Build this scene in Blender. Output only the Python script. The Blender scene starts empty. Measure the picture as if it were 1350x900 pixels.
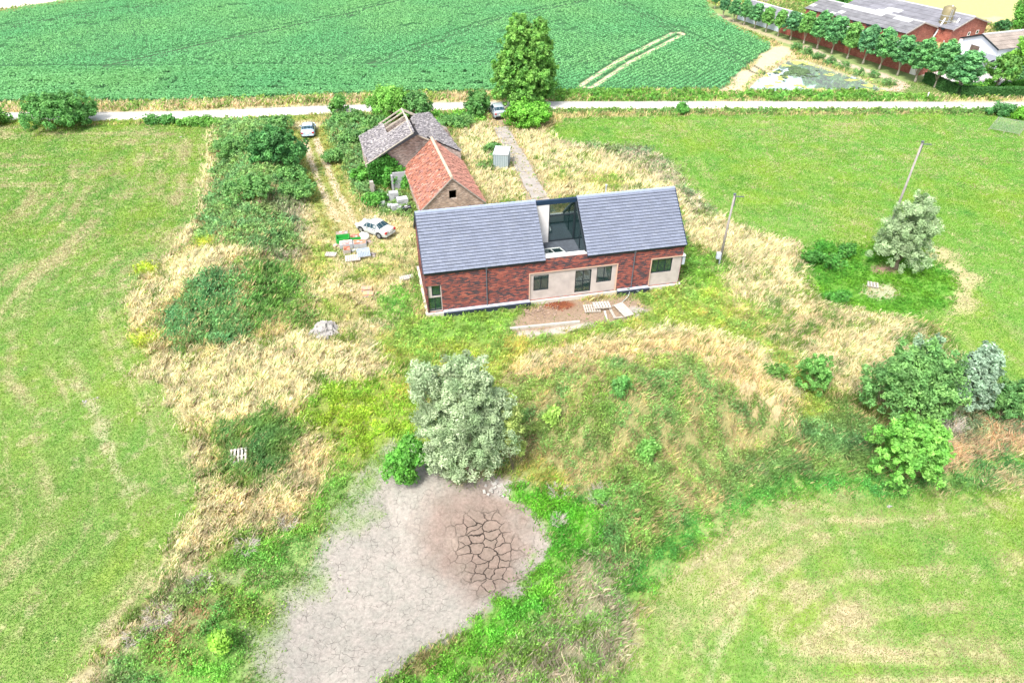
import bpy, math, random
import numpy as np
from mathutils import Vector, Matrix
random.seed(7); RNG = np.random.default_rng(11)
SC = bpy.context.scene; COL = SC.collection
R = math.radians
# ------------------------------------------------------------------ camera maths: a pixel of the survey photo -> a point on the ground
CH, CT, CF = 31.0, math.radians(38), 900.0
def at(px, py, z=0.0):
    px = np.asarray(px, float); py = np.asarray(py, float)
    dx = (px-675)/CF; dy = -(py-450)/CF
    d1 = math.cos(CT)+dy*math.sin(CT); d2 = -math.sin(CT)+dy*math.cos(CT)
    t = (z-CH)/d2
    return dx*t, d1*t
def pj(x, y, z):
    z = z-CH; dep = y*math.cos(CT)-z*math.sin(CT); u = y*math.sin(CT)+z*math.cos(CT)
    return 675+CF*x/dep, 450-CF*u/dep
def top_z(y, ty):            # height of the point above (.., y) that is seen at row ty
    k = (450-ty)/CF; c, s = math.cos(CT), math.sin(CT)
    return CH+(k*y*c-y*s)/(c+k*s)
# ------------------------------------------------------------------ numeric noise
_NT = np.random.default_rng(99).random((64, 128, 128)).astype(np.float32)
def vn(x, y, s=0):
    t = _NT[(s*7) & 63].ravel(); xf = np.floor(x); yf = np.floor(y); xi = xf.astype(np.int32)+s*13; yi = yf.astype(np.int32)+s*5
    x0 = (xi & 127) << 7; x1 = ((xi+1) & 127) << 7; y0 = yi & 127; y1 = (yi+1) & 127
    u = x-xf; v = y-yf; u = u*u*(3-2*u); v = v*v*(3-2*v)
    a = t[x0+y0]; c = t[x0+y1]
    a = a+(t[x1+y0]-a)*u; c = c+(t[x1+y1]-c)*u
    return a+(c-a)*v
def fbm(x, y, s=0, o=4):
    x = np.asarray(x, float); y = np.asarray(y, float)
    r = 0; a = .5; t = 0
    for i in range(o):
        r = r+a*vn(x*2**i+17.3*i, y*2**i-9.1*i, s+i*31); t += a; a *= .5
    return r/t
def ss(a, b, x):
    t = np.clip((x-a)/(b-a+1e-12), 0, 1); return t*t*(3-2*t)
def poly_sd(X, Y, P, margin=12.0):   # signed distance, positive inside
    P = np.asarray(P, float); out = np.full(X.shape, -1e3)
    m = (X > P[:, 0].min()-margin) & (X < P[:, 0].max()+margin) & (Y > P[:, 1].min()-margin) & (Y < P[:, 1].max()+margin)
    if not m.any(): return out
    x = X[m]; y = Y[m]; d = np.full(x.shape, 1e9); ins = np.zeros(x.shape, bool)
    for i in range(len(P)):
        ax, ay = P[i-1]; bx, by = P[i]
        ex, ey = bx-ax, by-ay; L = ex*ex+ey*ey+1e-12
        t = np.clip(((x-ax)*ex+(y-ay)*ey)/L, 0, 1)
        d = np.minimum(d, (x-ax-t*ex)**2+(y-ay-t*ey)**2)
        c = ((ay > y) != (by > y))
        if abs(ey) > 1e-12: ins ^= c & (x < ex*(y-ay)/ey+ax)
    d = np.sqrt(d); out[m] = np.where(ins, d, -d); return out
def line_d(X, Y, P):
    d = np.full(X.shape, 1e9)
    for i in range(1, len(P)):
        ax, ay = P[i-1]; bx, by = P[i]; ex, ey = bx-ax, by-ay; L = ex*ex+ey*ey+1e-12
        t = np.clip(((X-ax)*ex+(Y-ay)*ey)/L, 0, 1)
        d = np.minimum(d, (X-ax-t*ex)**2+(Y-ay-t*ey)**2)
    return np.sqrt(d)
def W0(pts):
    a = np.array(pts, float); x, y = at(a[:, 0], a[:, 1]); return np.stack([x, y], 1)
# ------------------------------------------------------------------ terrain
HA, HC, HS = np.array([-6.46, 42.82]), 0.97822, 0.20764     # house front-left corner, direction of its front
MUD = W0([(380, 740), (430, 685), (470, 625), (520, 588), (552, 600), (560, 628), (600, 640), (655, 630), (690, 650), (715, 690), (727, 722), (712, 760),
          (690, 792), (640, 800), (600, 838), (540, 880), (495, 900), (480, 980), (370, 980), (328, 900), (335, 830), (350, 785)])
BANK = W0([(655, 500), (700, 470), (780, 455), (880, 446), (960, 470), (1040, 505), (1120, 560), (1240, 590), (1240, 625), (1130, 630), (1060, 620), (960, 650), (880, 700),
           (830, 760), (770, 720), (740, 660), (670, 615)])
CREST = W0([(690, 560), (700, 500), (760, 474), (850, 460), (930, 466), (1000, 500), (1050, 545), (1060, 590), (960, 600), (850, 620), (760, 620)])
LMOUND = W0([(288, 168), (385, 168), (405, 205), (408, 262), (395, 330), (400, 400), (330, 445), (215, 445), (185, 400), (215, 345), (268, 300), (285, 235)])
POND = W0([(986, 119), (1000, 103), (1040, 79), (1062, 80), (1100, 93), (1135, 103), (1172, 120)])
HOLE = W0([(1062, 345), (1120, 325), (1200, 322), (1245, 350), (1255, 390), (1200, 412), (1130, 408), (1075, 385)])
def T(x, y):
    x = np.asarray(x, float); y = np.asarray(y, float)
    sh = x.shape; X = np.atleast_1d(x).ravel(); Y = np.atleast_1d(y).ravel()
    z = (fbm(X/9, Y/9, 3, 3)-.5)*.35
    flat = np.ones_like(z)
    u = (X-HA[0])*HC+(Y-HA[1])*HS; v = -(X-HA[0])*HS+(Y-HA[1])*HC
    dh = np.maximum(np.maximum(-u, u-20.5), np.maximum(-v, v-7))
    flat *= ss(0, 4, dh)
    flat *= ss(1, 5, np.abs(Y-89.5-(X+10)*.012))
    flat *= 1-ss(82, 95, Y)
    z = z*flat
    z = z-1.0*ss(-1.5, 5, poly_sd(X, Y, MUD))
    bs = poly_sd(X, Y, BANK); z = z+(.9*ss(-.5, 4.0, bs)+2.6*ss(-.3, 3.6, poly_sd(X, Y, CREST))*ss(-.5, 1.5, bs))*(.8+.4*fbm(X/5, Y/5, 8, 3))
    z = z+1.5*ss(-.5, 5, poly_sd(X, Y, LMOUND))*(.55+.9*fbm(X/6, Y/6, 9, 3))
    z = z-.42*ss(-.5, .5, poly_sd(X, Y, POND))
    z = z-.5*ss(-1, 4, poly_sd(X, Y, HOLE))
    z = z+.5*ss(.2, 1.6, 0*poly_sd(X, Y, W0([(945, 118), (985, 75), (1035, 58), (1045, 70), (1000, 92), (975, 122)])))
    return z.reshape(sh)
def att(px, py):
    px = np.atleast_1d(np.asarray(px, float)); py = np.atleast_1d(np.asarray(py, float)); z = np.zeros_like(px)
    for i in range(10):
        x, y = at(px, py, z); z = z*.35+.65*T(x, y)
    x, y = at(px, py, z); return x, y, T(x, y)
def g3(px, py):
    x, y, z = att(px, py); return Vector((float(x[0]), float(y[0]), float(z[0])))
def W(pts):
    a = np.array(pts, float); x, y, z = att(a[:, 0], a[:, 1]); return np.stack([x, y], 1)
def Tz(x, y): return float(T(np.array([x]), np.array([y]))[0])
# ------------------------------------------------------------------ materials
def new_mat(name):
    m = bpy.data.materials.new(name); m.use_nodes = True; nt = m.node_tree
    b = nt.nodes['Principled BSDF']; b.inputs['Roughness'].default_value = .8
    b.inputs['Specular IOR Level'].default_value = .25
    return m, nt, b
def nd(nt, t, **k):
    n = nt.nodes.new(t)
    for a, v in k.items(): setattr(n, a, v)
    return n
def mth(nt, op, a, b=None, c=None):
    n = nd(nt, 'ShaderNodeMath', operation=op)
    for i, v in enumerate((a, b, c)):
        if v is None: continue
        if isinstance(v, (int, float)): n.inputs[i].default_value = v
        else: nt.links.new(v, n.inputs[i])
    return n.outputs[0]
def mixc(nt, f, a, b, bt='MIX'):
    n = nd(nt, 'ShaderNodeMix', data_type='RGBA', blend_type=bt)
    for s, v in ((n.inputs[0], f), (n.inputs[6], a), (n.inputs[7], b)):
        if isinstance(v, (int, float)): s.default_value = v
        elif isinstance(v, tuple): s.default_value = (*v[:3], 1)
        else: nt.links.new(v, s)
    return n.outputs[2]
def noise(nt, scale, detail=4, vec=None, rough=.55):
    n = nd(nt, 'ShaderNodeTexNoise'); n.inputs['Scale'].default_value = scale; n.inputs['Detail'].default_value = detail; n.inputs['Roughness'].default_value = rough
    if vec is None: vec = nd(nt, 'ShaderNodeTexCoord').outputs['Object']
    nt.links.new(vec, n.inputs['Vector']); return n.outputs['Fac']
def ramp(nt, f, stops, interp='LINEAR'):
    n = nd(nt, 'ShaderNodeValToRGB'); cr = n.color_ramp; cr.interpolation = interp
    while len(cr.elements) > 1: cr.elements.remove(cr.elements[-1])
    cr.elements[0].position = stops[0][0]; cr.elements[0].color = (*stops[0][1], 1)
    for p, c in stops[1:]:
        e = cr.elements.new(p); e.color = (*c, 1)
    nt.links.new(f, n.inputs[0]); return n.outputs[0]
def jit(rg, lo, hi, c):
    v = rg.uniform(lo, hi); return tuple(q*v for q in c)
def gray(v): return (v, v, v)
def simple(name, col, rough=.7, var=.18, scale=3, metal=0, bump=0):
    m, nt, b = new_mat(name)
    f = noise(nt, scale, 5)
    c = mixc(nt, 1.0, col, ramp(nt, f, [(.25, gray(1-var)), (.75, gray(1+var))]), 'MULTIPLY')
    nt.links.new(c, b.inputs['Base Color']); b.inputs['Roughness'].default_value = rough; b.inputs['Metallic'].default_value = metal
    if bump:
        bn = nd(nt, 'ShaderNodeBump'); bn.inputs['Strength'].default_value = bump; bn.inputs['Distance'].default_value = .05
        nt.links.new(noise(nt, scale*6, 3), bn.inputs['Height']); nt.links.new(bn.outputs[0], b.inputs['Normal'])
    return m
def vcol(name, rough=.8, var=.15, scale=4, transl=0, spec=.2, metal=0):
    m, nt, b = new_mat(name); b.inputs['Specular IOR Level'].default_value = spec
    a = nd(nt, 'ShaderNodeAttribute', attribute_name='Col')
    c = a.outputs['Color']
    if var: c = mixc(nt, 1.0, c, ramp(nt, noise(nt, scale, 4), [(.25, gray(1-var)), (.75, gray(1+var))]), 'MULTIPLY')
    nt.links.new(c, b.inputs['Base Color']); b.inputs['Roughness'].default_value = rough; b.inputs['Metallic'].default_value = metal
    if transl:
        t = nd(nt, 'ShaderNodeBsdfTranslucent'); nt.links.new(c, t.inputs[0])
        mx = nd(nt, 'ShaderNodeMixShader'); mx.inputs[0].default_value = transl
        nt.links.new(b.outputs[0], mx.inputs[1]); nt.links.new(t.outputs[0], mx.inputs[2])
        nt.links.new(mx.outputs[0], nt.nodes['Material Output'].inputs['Surface'])
    return m
def brickmat(name, bw, rh, stops, mortar, mw=.12, rough=.85, big=.25, moss=None):
    m, nt, b = new_mat(name)
    uv = nd(nt, 'ShaderNodeUVMap').outputs[0]; sp = nd(nt, 'ShaderNodeSeparateXYZ'); nt.links.new(uv, sp.inputs[0])
    v = mth(nt, 'DIVIDE', sp.outputs[1], rh); row = mth(nt, 'FLOOR', v); fv = mth(nt, 'FRACT', v)
    u = mth(nt, 'ADD', mth(nt, 'DIVIDE', sp.outputs[0], bw), mth(nt, 'MULTIPLY', row, .37)); cl = mth(nt, 'FLOOR', u); fu = mth(nt, 'FRACT', u)
    cb = nd(nt, 'ShaderNodeCombineXYZ'); nt.links.new(cl, cb.inputs[0]); nt.links.new(row, cb.inputs[1])
    wn = nd(nt, 'ShaderNodeTexWhiteNoise', noise_dimensions='2D'); nt.links.new(cb.outputs[0], wn.inputs['Vector'])
    # neighbouring bricks lean to one tone: white noise shifted by a slow noise
    sl = noise(nt, 1.7, 3, uv)
    f = mth(nt, 'ADD', mth(nt, 'MULTIPLY', wn.outputs['Value'], .8), mth(nt, 'MULTIPLY', mth(nt, 'SUBTRACT', sl, .38), .9))
    c = ramp(nt, f, stops)
    mk = mth(nt, 'MAXIMUM', mth(nt, 'LESS_THAN', fv, mw), mth(nt, 'LESS_THAN', fu, mw*rh/bw))
    c = mixc(nt, mk, c, mortar)
    c = mixc(nt, 1.0, c, ramp(nt, noise(nt, .8, 5, uv), [(.2, gray(1-big)), (.8, gray(1+big))]), 'MULTIPLY')
    if moss: c = mixc(nt, ramp(nt, noise(nt, 1.1, 6, uv), [(.55, gray(0)), (.72, gray(.8))]), c, moss)
    nt.links.new(c, b.inputs['Base Color']); b.inputs['Roughness'].default_value = rough
    bn = nd(nt, 'ShaderNodeBump'); bn.inputs['Strength'].default_value = .6; bn.inputs['Distance'].default_value = .02
    nt.links.new(mth(nt, 'SUBTRACT', 1, mk), bn.inputs['Height']); nt.links.new(bn.outputs[0], b.inputs['Normal'])
    return m
def glassmat(name, tint, refl=.25, clear=.75):
    m, nt, b = new_mat(name)
    tr = nd(nt, 'ShaderNodeBsdfTransparent'); tr.inputs[0].default_value = (*tint, 1)
    gl = nd(nt, 'ShaderNodeBsdfGlossy'); gl.inputs[0].default_value = (.85, .95, .95, 1); gl.inputs['Roughness'].default_value = .03
    b.inputs['Base Color'].default_value = (.02, .05, .05, 1); b.inputs['Roughness'].default_value = .1
    m1 = nd(nt, 'ShaderNodeMixShader'); m1.inputs[0].default_value = clear
    nt.links.new(b.outputs[0], m1.inputs[1]); nt.links.new(tr.outputs[0], m1.inputs[2])
    m2 = nd(nt, 'ShaderNodeMixShader'); m2.inputs[0].default_value = refl
    nt.links.new(m1.outputs[0], m2.inputs[1]); nt.links.new(gl.outputs[0], m2.inputs[2])
    nt.links.new(m2.outputs[0], nt.nodes['Material Output'].inputs['Surface'])
    return m
# ------------------------------------------------------------------ objects
def tag(o, label=None, cat=None, group=None, kind=None):
    if label: o['label'] = label
    if cat: o['category'] = cat
    if group: o['group'] = group
    if kind: o['kind'] = kind
    return o
def empty(name, loc, rz=0, label=None, cat=None, group=None, kind=None):
    o = bpy.data.objects.new(name, None); COL.objects.link(o); o.location = loc; o.rotation_euler = (0, 0, rz); o.empty_display_size = .3
    return tag(o, label, cat, group, kind)
def copy_tree(o, parent=None):
    c = o.copy(); COL.objects.link(c); c.parent = parent
    for ch in o.children: copy_tree(ch, c)
    return c
def arr_mesh(name, V, F, colors, mat, parent=None, smooth=False, attrs=None):
    V = np.ascontiguousarray(V, np.float32); F = np.ascontiguousarray(F, np.int32); k = F.shape[1]
    me = bpy.data.meshes.new(name); me.vertices.add(len(V)); me.vertices.foreach_set('co', V.ravel())
    me.loops.add(F.size); me.loops.foreach_set('vertex_index', F.ravel())
    me.polygons.add(len(F)); me.polygons.foreach_set('loop_start', np.arange(0, F.size, k, dtype=np.int32))
    me.polygons.foreach_set('loop_total', np.full(len(F), k, np.int32))
    if smooth: me.polygons.foreach_set('use_smooth', np.ones(len(F), bool))
    me.update(calc_edges=True)
    if colors is not None:
        a = me.color_attributes.new('Col', 'FLOAT_COLOR', 'POINT'); c = np.ones((len(V), 4), np.float32); c[:, :3] = colors; a.data.foreach_set('color', c.ravel())
    for n, v in (attrs or {}).items():
        a = me.attributes.new(n, 'FLOAT', 'POINT'); a.data.foreach_set('value', np.ascontiguousarray(v, np.float32))
    me.materials.append(mat)
    o = bpy.data.objects.new(name, me); COL.objects.link(o); o.parent = parent
    return o
class MB:
    def __init__(s): s.v = []; s.f = []; s.c = []; s.uv = {}
    def face(s, pts, col=(.5, .5, .5)):
        n = len(s.v); s.v += [tuple(p) for p in pts]; s.f.append(list(range(n, n+len(pts)))); s.c += [tuple(col)]*len(pts); return s
    def box(s, c, d, rz=0, col=(.5, .5, .5), M=None, top=1.0):
        M = M or (Matrix.Translation(Vector(c)) @ Matrix.Rotation(rz, 4, 'Z')); x, y, z = d[0]/2, d[1]/2, d[2]/2
        n = len(s.v)
        for k in (-1, 1):
            q = 1 if k < 0 else top
            for i, j in ((-1, -1), (1, -1), (1, 1), (-1, 1)): s.v.append(tuple(M @ Vector((i*x*q, j*y*q, k*z))))
        for q in ((3, 2, 1, 0), (4, 5, 6, 7), (0, 1, 5, 4), (1, 2, 6, 5), (2, 3, 7, 6), (3, 0, 4, 7)): s.f.append([n+i for i in q])
        s.c += [tuple(col)]*8; return s
    def bar(s, a, b, w, h=None, col=(.5, .5, .5)):
        a = Vector(a); b = Vector(b); d = b-a; L = d.length
        q = d.to_track_quat('X', 'Z').to_matrix().to_4x4(); M = Matrix.Translation((a+b)/2) @ q
        return s.box(None, (L, w, h or w), M=M, col=col)
    def tube(s, pts, rad, n=8, col=(.5, .5, .5), cap=True):
        pts = [Vector(p) for p in pts]
        rad = rad if isinstance(rad, (list, tuple)) else [rad]*len(pts)
        base = len(s.v); ref = None
        for i, p in enumerate(pts):
            d = (pts[min(i+1, len(pts)-1)]-pts[max(i-1, 0)]).normalized()
            if ref is None: ref = d.orthogonal().normalized()
            ref = (ref-d*ref.dot(d)).normalized(); b = d.cross(ref)
            for k in range(n):
                a = 2*math.pi*k/n; s.v.append(tuple(p+(ref*math.cos(a)+b*math.sin(a))*rad[i]))
        for i in range(len(pts)-1):
            for k in range(n):
                s.f.append([base+i*n+k, base+i*n+(k+1) % n, base+(i+1)*n+(k+1) % n, base+(i+1)*n+k])
        if cap: s.f.append([base+k for k in reversed(range(n))]); s.f.append([base+(len(pts)-1)*n+k for k in range(n)])
        s.c += [tuple(col)]*(n*len(pts)); return s
    def build(s, name, mat, parent=None, smooth=False, bevel=0):
        me = bpy.data.meshes.new(name); me.from_pydata(s.v, [], s.f); me.update()
        a = me.color_attributes.new('Col', 'FLOAT_COLOR', 'POINT'); c = np.ones((len(s.v), 4), np.float32); c[:, :3] = np.array(s.c).reshape(-1, 3); a.data.foreach_set('color', c.ravel())
        uvl = me.uv_layers.new(name='UVMap'); up = Vector((0, 0, 1))
        for p in me.polygons:
            n = p.normal
            if abs(n.z) > .98: tx, ty = Vector((1, 0, 0)), Vector((0, 1, 0))
            else: tx = up.cross(n).normalized(); ty = n.cross(tx)
            for li in p.loop_indices:
                co = me.vertices[me.loops[li].vertex_index].co; uvl.data[li].uv = (tx.dot(co), ty.dot(co))
            if smooth: p.use_smooth = True
        me.materials.append(mat)
        o = bpy.data.objects.new(name, me); COL.objects.link(o); o.parent = parent
        if bevel:
            b = o.modifiers.new('bevel', 'BEVEL'); b.width = bevel; b.segments = 2; b.limit_method = 'ANGLE'
        return o
EXPO = 1.36
# ------------------------------------------------------------------ ground zones (soil and plant colours, height and density of growth)
KEYS = ['g', 'c', 'd', 'f', 'h', 'n', 'l', 'k', 'K']
MEADOW = dict(g=(.165, .255, .062), c=(.185, .36, .06), d=(.40, .36, .19), f=.15, h=.10, n=1., l=0., k=0, K=0)
ROUGH = dict(g=(.20, .20, .08), c=(.16, .25, .06), d=(.47, .39, .20), f=.5, h=.55, n=1., l=.1, k=0, K=0)  # soil under tall growth is darkened for depth, shade put into its colour
def Z(base, **k): d = dict(base); d.update(k); return d
STRAW = Z(ROUGH, f=.72, d=(.59, .53, .34), g=(.30, .25, .12), h=.6, l=0.)
PALE = Z(ROUGH, f=.82, d=(.62, .56, .36), g=(.33, .28, .16), h=.6, l=0.)
RED = Z(ROUGH, f=.65, d=(.52, .42, .25), g=(.28, .23, .12), h=.5, l=0.)
WEED = Z(ROUGH, f=.22, c=(.165, .29, .10), g=(.10, .15, .05), h=.7, l=.6)
REED = Z(ROUGH, f=.28, c=(.125, .27, .10), g=(.07, .13, .05), h=.8, l=.3)
LUSH = Z(ROUGH, f=.05, c=(.16, .36, .06), g=(.13, .25, .05), h=.33, l=.35)
YG = Z(ROUGH, f=.36, c=(.25, .36, .075), d=(.45, .40, .12), g=(.2, .24, .06), h=.4, l=.2)
BROW = Z(ROUGH, f=.36, c=(.20, .31, .09), d=(.46, .39, .21), g=(.22, .21, .09), h=.5, l=.5)
GREYW = Z(ROUGH, f=.5, c=(.17, .23, .11), d=(.45, .40, .30), g=(.2, .2, .12), h=.6, l=.4)
DIRT = Z(ROUGH, g=(.46, .36, .24), n=.12, h=.15, f=.8)
LANE = Z(ROUGH, g=(.46, .38, .27), n=.15, h=.12, f=.8)
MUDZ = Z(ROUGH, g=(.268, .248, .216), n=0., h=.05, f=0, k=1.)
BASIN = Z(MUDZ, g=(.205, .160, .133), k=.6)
GOLD = Z(ROUGH, f=.35, c=(.34, .42, .05), d=(.5, .48, .10), g=(.25, .28, .06), h=.5, l=.3)
DOCK = Z(ROUGH, f=.45, c=(.16, .27, .06), d=(.45, .2, .08), g=(.2, .17, .07), h=.6, l=.3)
YARD = Z(ROUGH, g=(.25, .185, .13), n=.12, h=.12, f=.5)
CROPG = Z(ROUGH, g=(.055, .15, .06), n=0, h=.1)
POLYS = []; RUTS = []   # (points, softness, wobble, zone, strength)
def add(pts, zone, soft=.6, wob=1.2, strength=1., wscale=2.0): POLYS.append(('p', W(pts), soft, wob, zone, strength, wscale))
def addl(pts, wid, zone, soft=.3, wob=.3, strength=1., wscale=1.0): POLYS.append(('l', W(pts), soft, wob, zone, strength, wscale, wid))
def adde(cx, cy, rx, ry, zone, soft=.6, wob=1.0, strength=1.):
    add([(cx+rx*math.cos(a), cy+ry*math.sin(a)) for a in np.linspace(0, 2*math.pi, 14, endpoint=False)], zone, soft, wob, strength)
LM = [(-700, 160), (278, 166), (278, 232), (264, 285), (225, 332), (182, 370), (168, 400), (176, 440), (202, 475), (225, 530), (258, 590), (266, 635), (245, 720), (208, 775), (135, 850), (95, 900), (40, 1080), (-700, 1080)]
RM = [(722, 172), (745, 156), (900, 152), (1350, 151), (2100, 151), (2200, 700), (1400, 545), (1345, 520), (1300, 500), (1262, 470), (1240, 430), (1180, 418), (1118, 410), (1075, 388), (1062, 350), (1050, 322), (985, 305), (940, 278), (905, 250), (880, 212), (850, 197), (760, 192), (735, 186)]
BM = [(1360, 618), (1300, 628), (1240, 641), (1130, 650), (1040, 652), (960, 692), (885, 750), (842, 800), (805, 870), (770, 960), (740, 1080), (2300, 1080), (2300, 560)]
# left field edge, tall grass and mounds
add([(278, 166), (262, 285), (182, 370), (168, 400), (202, 475), (266, 635), (208, 775), (95, 900), (120, 900), (235, 790), (290, 700), (285, 620), (240, 520), (215, 470), (195, 400), (240, 330), (290, 270), (295, 200)], PALE, .5, 1.)
add([(200, 478), (430, 440), (520, 450), (530, 500), (450, 540), (330, 560), (262, 590)], PALE, .8, 3)
add([(286, 158), (400, 158), (405, 200), (408, 262), (370, 280), (300, 300), (272, 290), (288, 235)], WEED, .6, 1.5)
add([(350, 262), (410, 255), (412, 330), (400, 360), (340, 330), (270, 320), (300, 285)], GREYW, .8, 2)
add([(270, 290), (380, 290), (395, 325), (330, 330), (262, 325)], WEED, .8, 2)
add([(245, 335), (300, 322), (345, 345), (330, 370), (250, 380), (205, 400), (210, 360)], PALE, .6, 2)
add([(245, 385), (300, 360), (355, 345), (400, 350), (400, 400), (350, 430), (300, 450), (225, 455), (205, 430)], REED, .7, 2.)
add([(300, 375), (360, 350), (410, 345), (410, 420), (340, 430)], Z(WEED, c=(.14, .28, .06), l=.1, f=.2), .8, 2.5, .8)
adde(340, 262, 26, 8, RED, .4, 1, .8); adde(310, 345, 30, 8, RED, .5, 1, .8)
adde(336, 262, 8, 3, GOLD, .3, .5); adde(268, 322, 10, 5, GOLD, .3, .6); adde(195, 357, 14, 7, GOLD, .3, .6); adde(190, 448, 12, 10, GOLD, .4, .8, .8); adde(400, 240, 6, 4, GOLD, .3, .4, .7)
adde(290, 575, 14, 12, GOLD, .5, .8, .5)
# yard between the mound and the house
add([(405, 200), (440, 190), (480, 270), (545, 285), (548, 420), (520, 450), (420, 450), (405, 400), (395, 330), (410, 262)], Z(STRAW, f=.72, h=.35), 1, 2)
adde(500, 345, 36, 30, Z(YG, f=.6), 1, 2, .7); adde(420, 345, 20, 30, YG, .8, 2, .7); adde(530, 400, 26, 26, LUSH, .8, 2, .7); adde(450, 410, 30, 22, YG, .8, 2, .6)
add([(425, 165), (480, 150), (520, 180), (490, 215), (500, 255), (495, 272), (468, 262), (450, 220)], WEED, .5, 1.2)
add([(480, 250), (545, 255), (548, 285), (500, 282)], Z(WEED, h=.4), .5, 1.2)
add([(560, 150), (640, 148), (640, 165), (600, 170), (570, 160)], LUSH, .5, 1.)
add([(612, 165), (652, 160), (700, 262), (640, 270), (600, 200)], Z(STRAW, f=.8, h=.55), .5, 1.2)
add([(640, 208), (655, 205), (652, 222), (632, 225)], WEED, .4, .8, .8)
add([(676, 172), (722, 172), (735, 186), (760, 192), (850, 197), (880, 212), (905, 250), (940, 278), (985, 305), (1050, 322), (1062, 350), (1075, 388), (1010, 400), (950, 345), (905, 320), (880, 260), (722, 262)], Z(STRAW, f=.8, h=.6), .5, 1.2)
add([(800, 193), (850, 197), (880, 212), (905, 250), (945, 285), (920, 290), (880, 240), (840, 220)], GREYW, .5, 1.3, .8)
addl([(745, 192), (850, 200)], .8, GREYW, .6, 1, .6); adde(800, 240, 30, 12, YG, .7, 1.6, .5); adde(740, 235, 14, 10, YG, .6, 1.5, .5)
# in front of the house
add([(545, 420), (900, 380), (960, 350), (1000, 380), (960, 440), (880, 440), (780, 452), (700, 470), (640, 485), (560, 480), (500, 470), (520, 440)], YG, 1., 2)
add([(895, 320), (960, 345), (1000, 400), (900, 410)], Z(LUSH, h=.25, c=(.17, .34, .05)), 1, 2, .8)
add([(545, 420), (700, 402), (690, 440), (600, 450), (550, 450)], Z(LUSH, h=.2, c=(.17, .33, .06)), .8, 1.5, .8)
add([(940, 345), (1060, 350), (1200, 420), (1260, 470), (1300, 520), (1350, 560), (1350, 620), (1240, 640), (1200, 560), (1050, 480), (960, 440)], Z(STRAW, f=.62, h=.5), 1, 2.5)
adde(1060, 430, 60, 22, RED, 1, 2.5, .55); adde(980, 425, 50, 18, YG, 1, 2.5, .8); adde(930, 395, 40, 20, YG, 1, 2, .8)
# bank
add([(560, 470), (640, 480), (700, 468), (690, 500), (600, 510), (540, 500)], YG, .8, 1.5)
add([(400, 520), (560, 480), (560, 590), (520, 590), (460, 625), (440, 680), (400, 700), (420, 600), (390, 560)], Z(YG, c=(.24, .38, .045), f=.2, h=.4), 1., 2.5)
add([(655, 500), (700, 472), (780, 458), (880, 445), (960, 455), (1010, 478), (1060, 530), (1120, 580), (1140, 640), (1060, 640), (960, 655), (880, 705), (830, 765), (760, 720), (740, 660), (670, 615)], BROW, .8, 1.5)
add([(660, 500), (700, 468), (790, 447), (880, 432), (955, 440), (990, 465), (960, 482), (880, 470), (790, 476), (720, 492)], Z(STRAW, h=.6, f=.9), .6, 1.2)
add([(940, 450), (1010, 478), (1060, 530), (1040, 560), (1000, 545), (960, 500)], Z(RED, f=.7, d=(.55, .42, .22)), .8, 1.5, .9)
adde(1010, 535, 34, 26, RED, .8, 1.5, .7)
adde(850, 520, 70, 30, Z(WEED, c=(.13, .26, .05), f=.3), 1, 3, .45); adde(760, 540, 50, 40, Z(WEED, c=(.15, .27, .05), f=.35), 1, 3, .5)
add([(1050, 560), (1140, 545), (1150, 640), (1050, 640), (960, 655), (980, 600)], Z(REED, c=(.15, .27, .09), l=.2, f=.2), .8, 2, .8)
add([(780, 650), (860, 620), (880, 690), (835, 760), (800, 745)], Z(WEED, c=(.15, .29, .07), h=.9, l=.8), .8, 2)
add([(655, 600), (740, 620), (780, 680), (720, 660), (690, 640)], Z(YG, c=(.2, .34, .06), f=.35), .6, 1.5)
add([(1220, 540), (1350, 560), (1350, 615), (1240, 640), (1200, 640)], Z(GREYW, f=.65, h=.8, d=(.5, .38, .24)), .6, 1.5)
adde(1240, 575, 30, 20, Z(GREYW, f=.4, c=(.2, .22, .14)), .6, 1.5)
# lower left
add([(400, 560), (440, 570), (440, 620), (400, 690), (330, 720), (270, 720), (275, 640), (330, 640), (380, 600)], Z(STRAW, f=.72, h=.6, d=(.58, .51, .33)), .7, 1.5)
add([(290, 565), (360, 545), (390, 570), (370, 620), (300, 640), (278, 610)], Z(WEED, c=(.14, .25, .07), l=.15, h=.7), .8, 1.5)
addl([(400, 600), (430, 620), (380, 690)], .5, RED, .5, .8, .6)
add([(440, 620), (470, 625), (400, 735), (350, 790), (330, 860), (330, 980), (60, 980), (140, 880), (240, 790), (300, 730), (390, 690)], Z(LUSH, h=.28, f=.15), .8, 1.5)
add([(210, 775), (250, 760), (290, 800), (200, 900), (150, 960), (90, 960), (120, 890)], Z(GREYW, h=.4), .8, 1.5, .6)
adde(300, 800, 60, 14, DOCK, .8, 1.8, .5); adde(240, 865, 40, 24, DOCK, .8, 2, .5); adde(320, 760, 40, 14, Z(DIRT, g=(.25, .2, .15), n=.4), .6, 1.5, .5); adde(255, 880, 70, 30, LUSH, .8, 2, .5)
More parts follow.
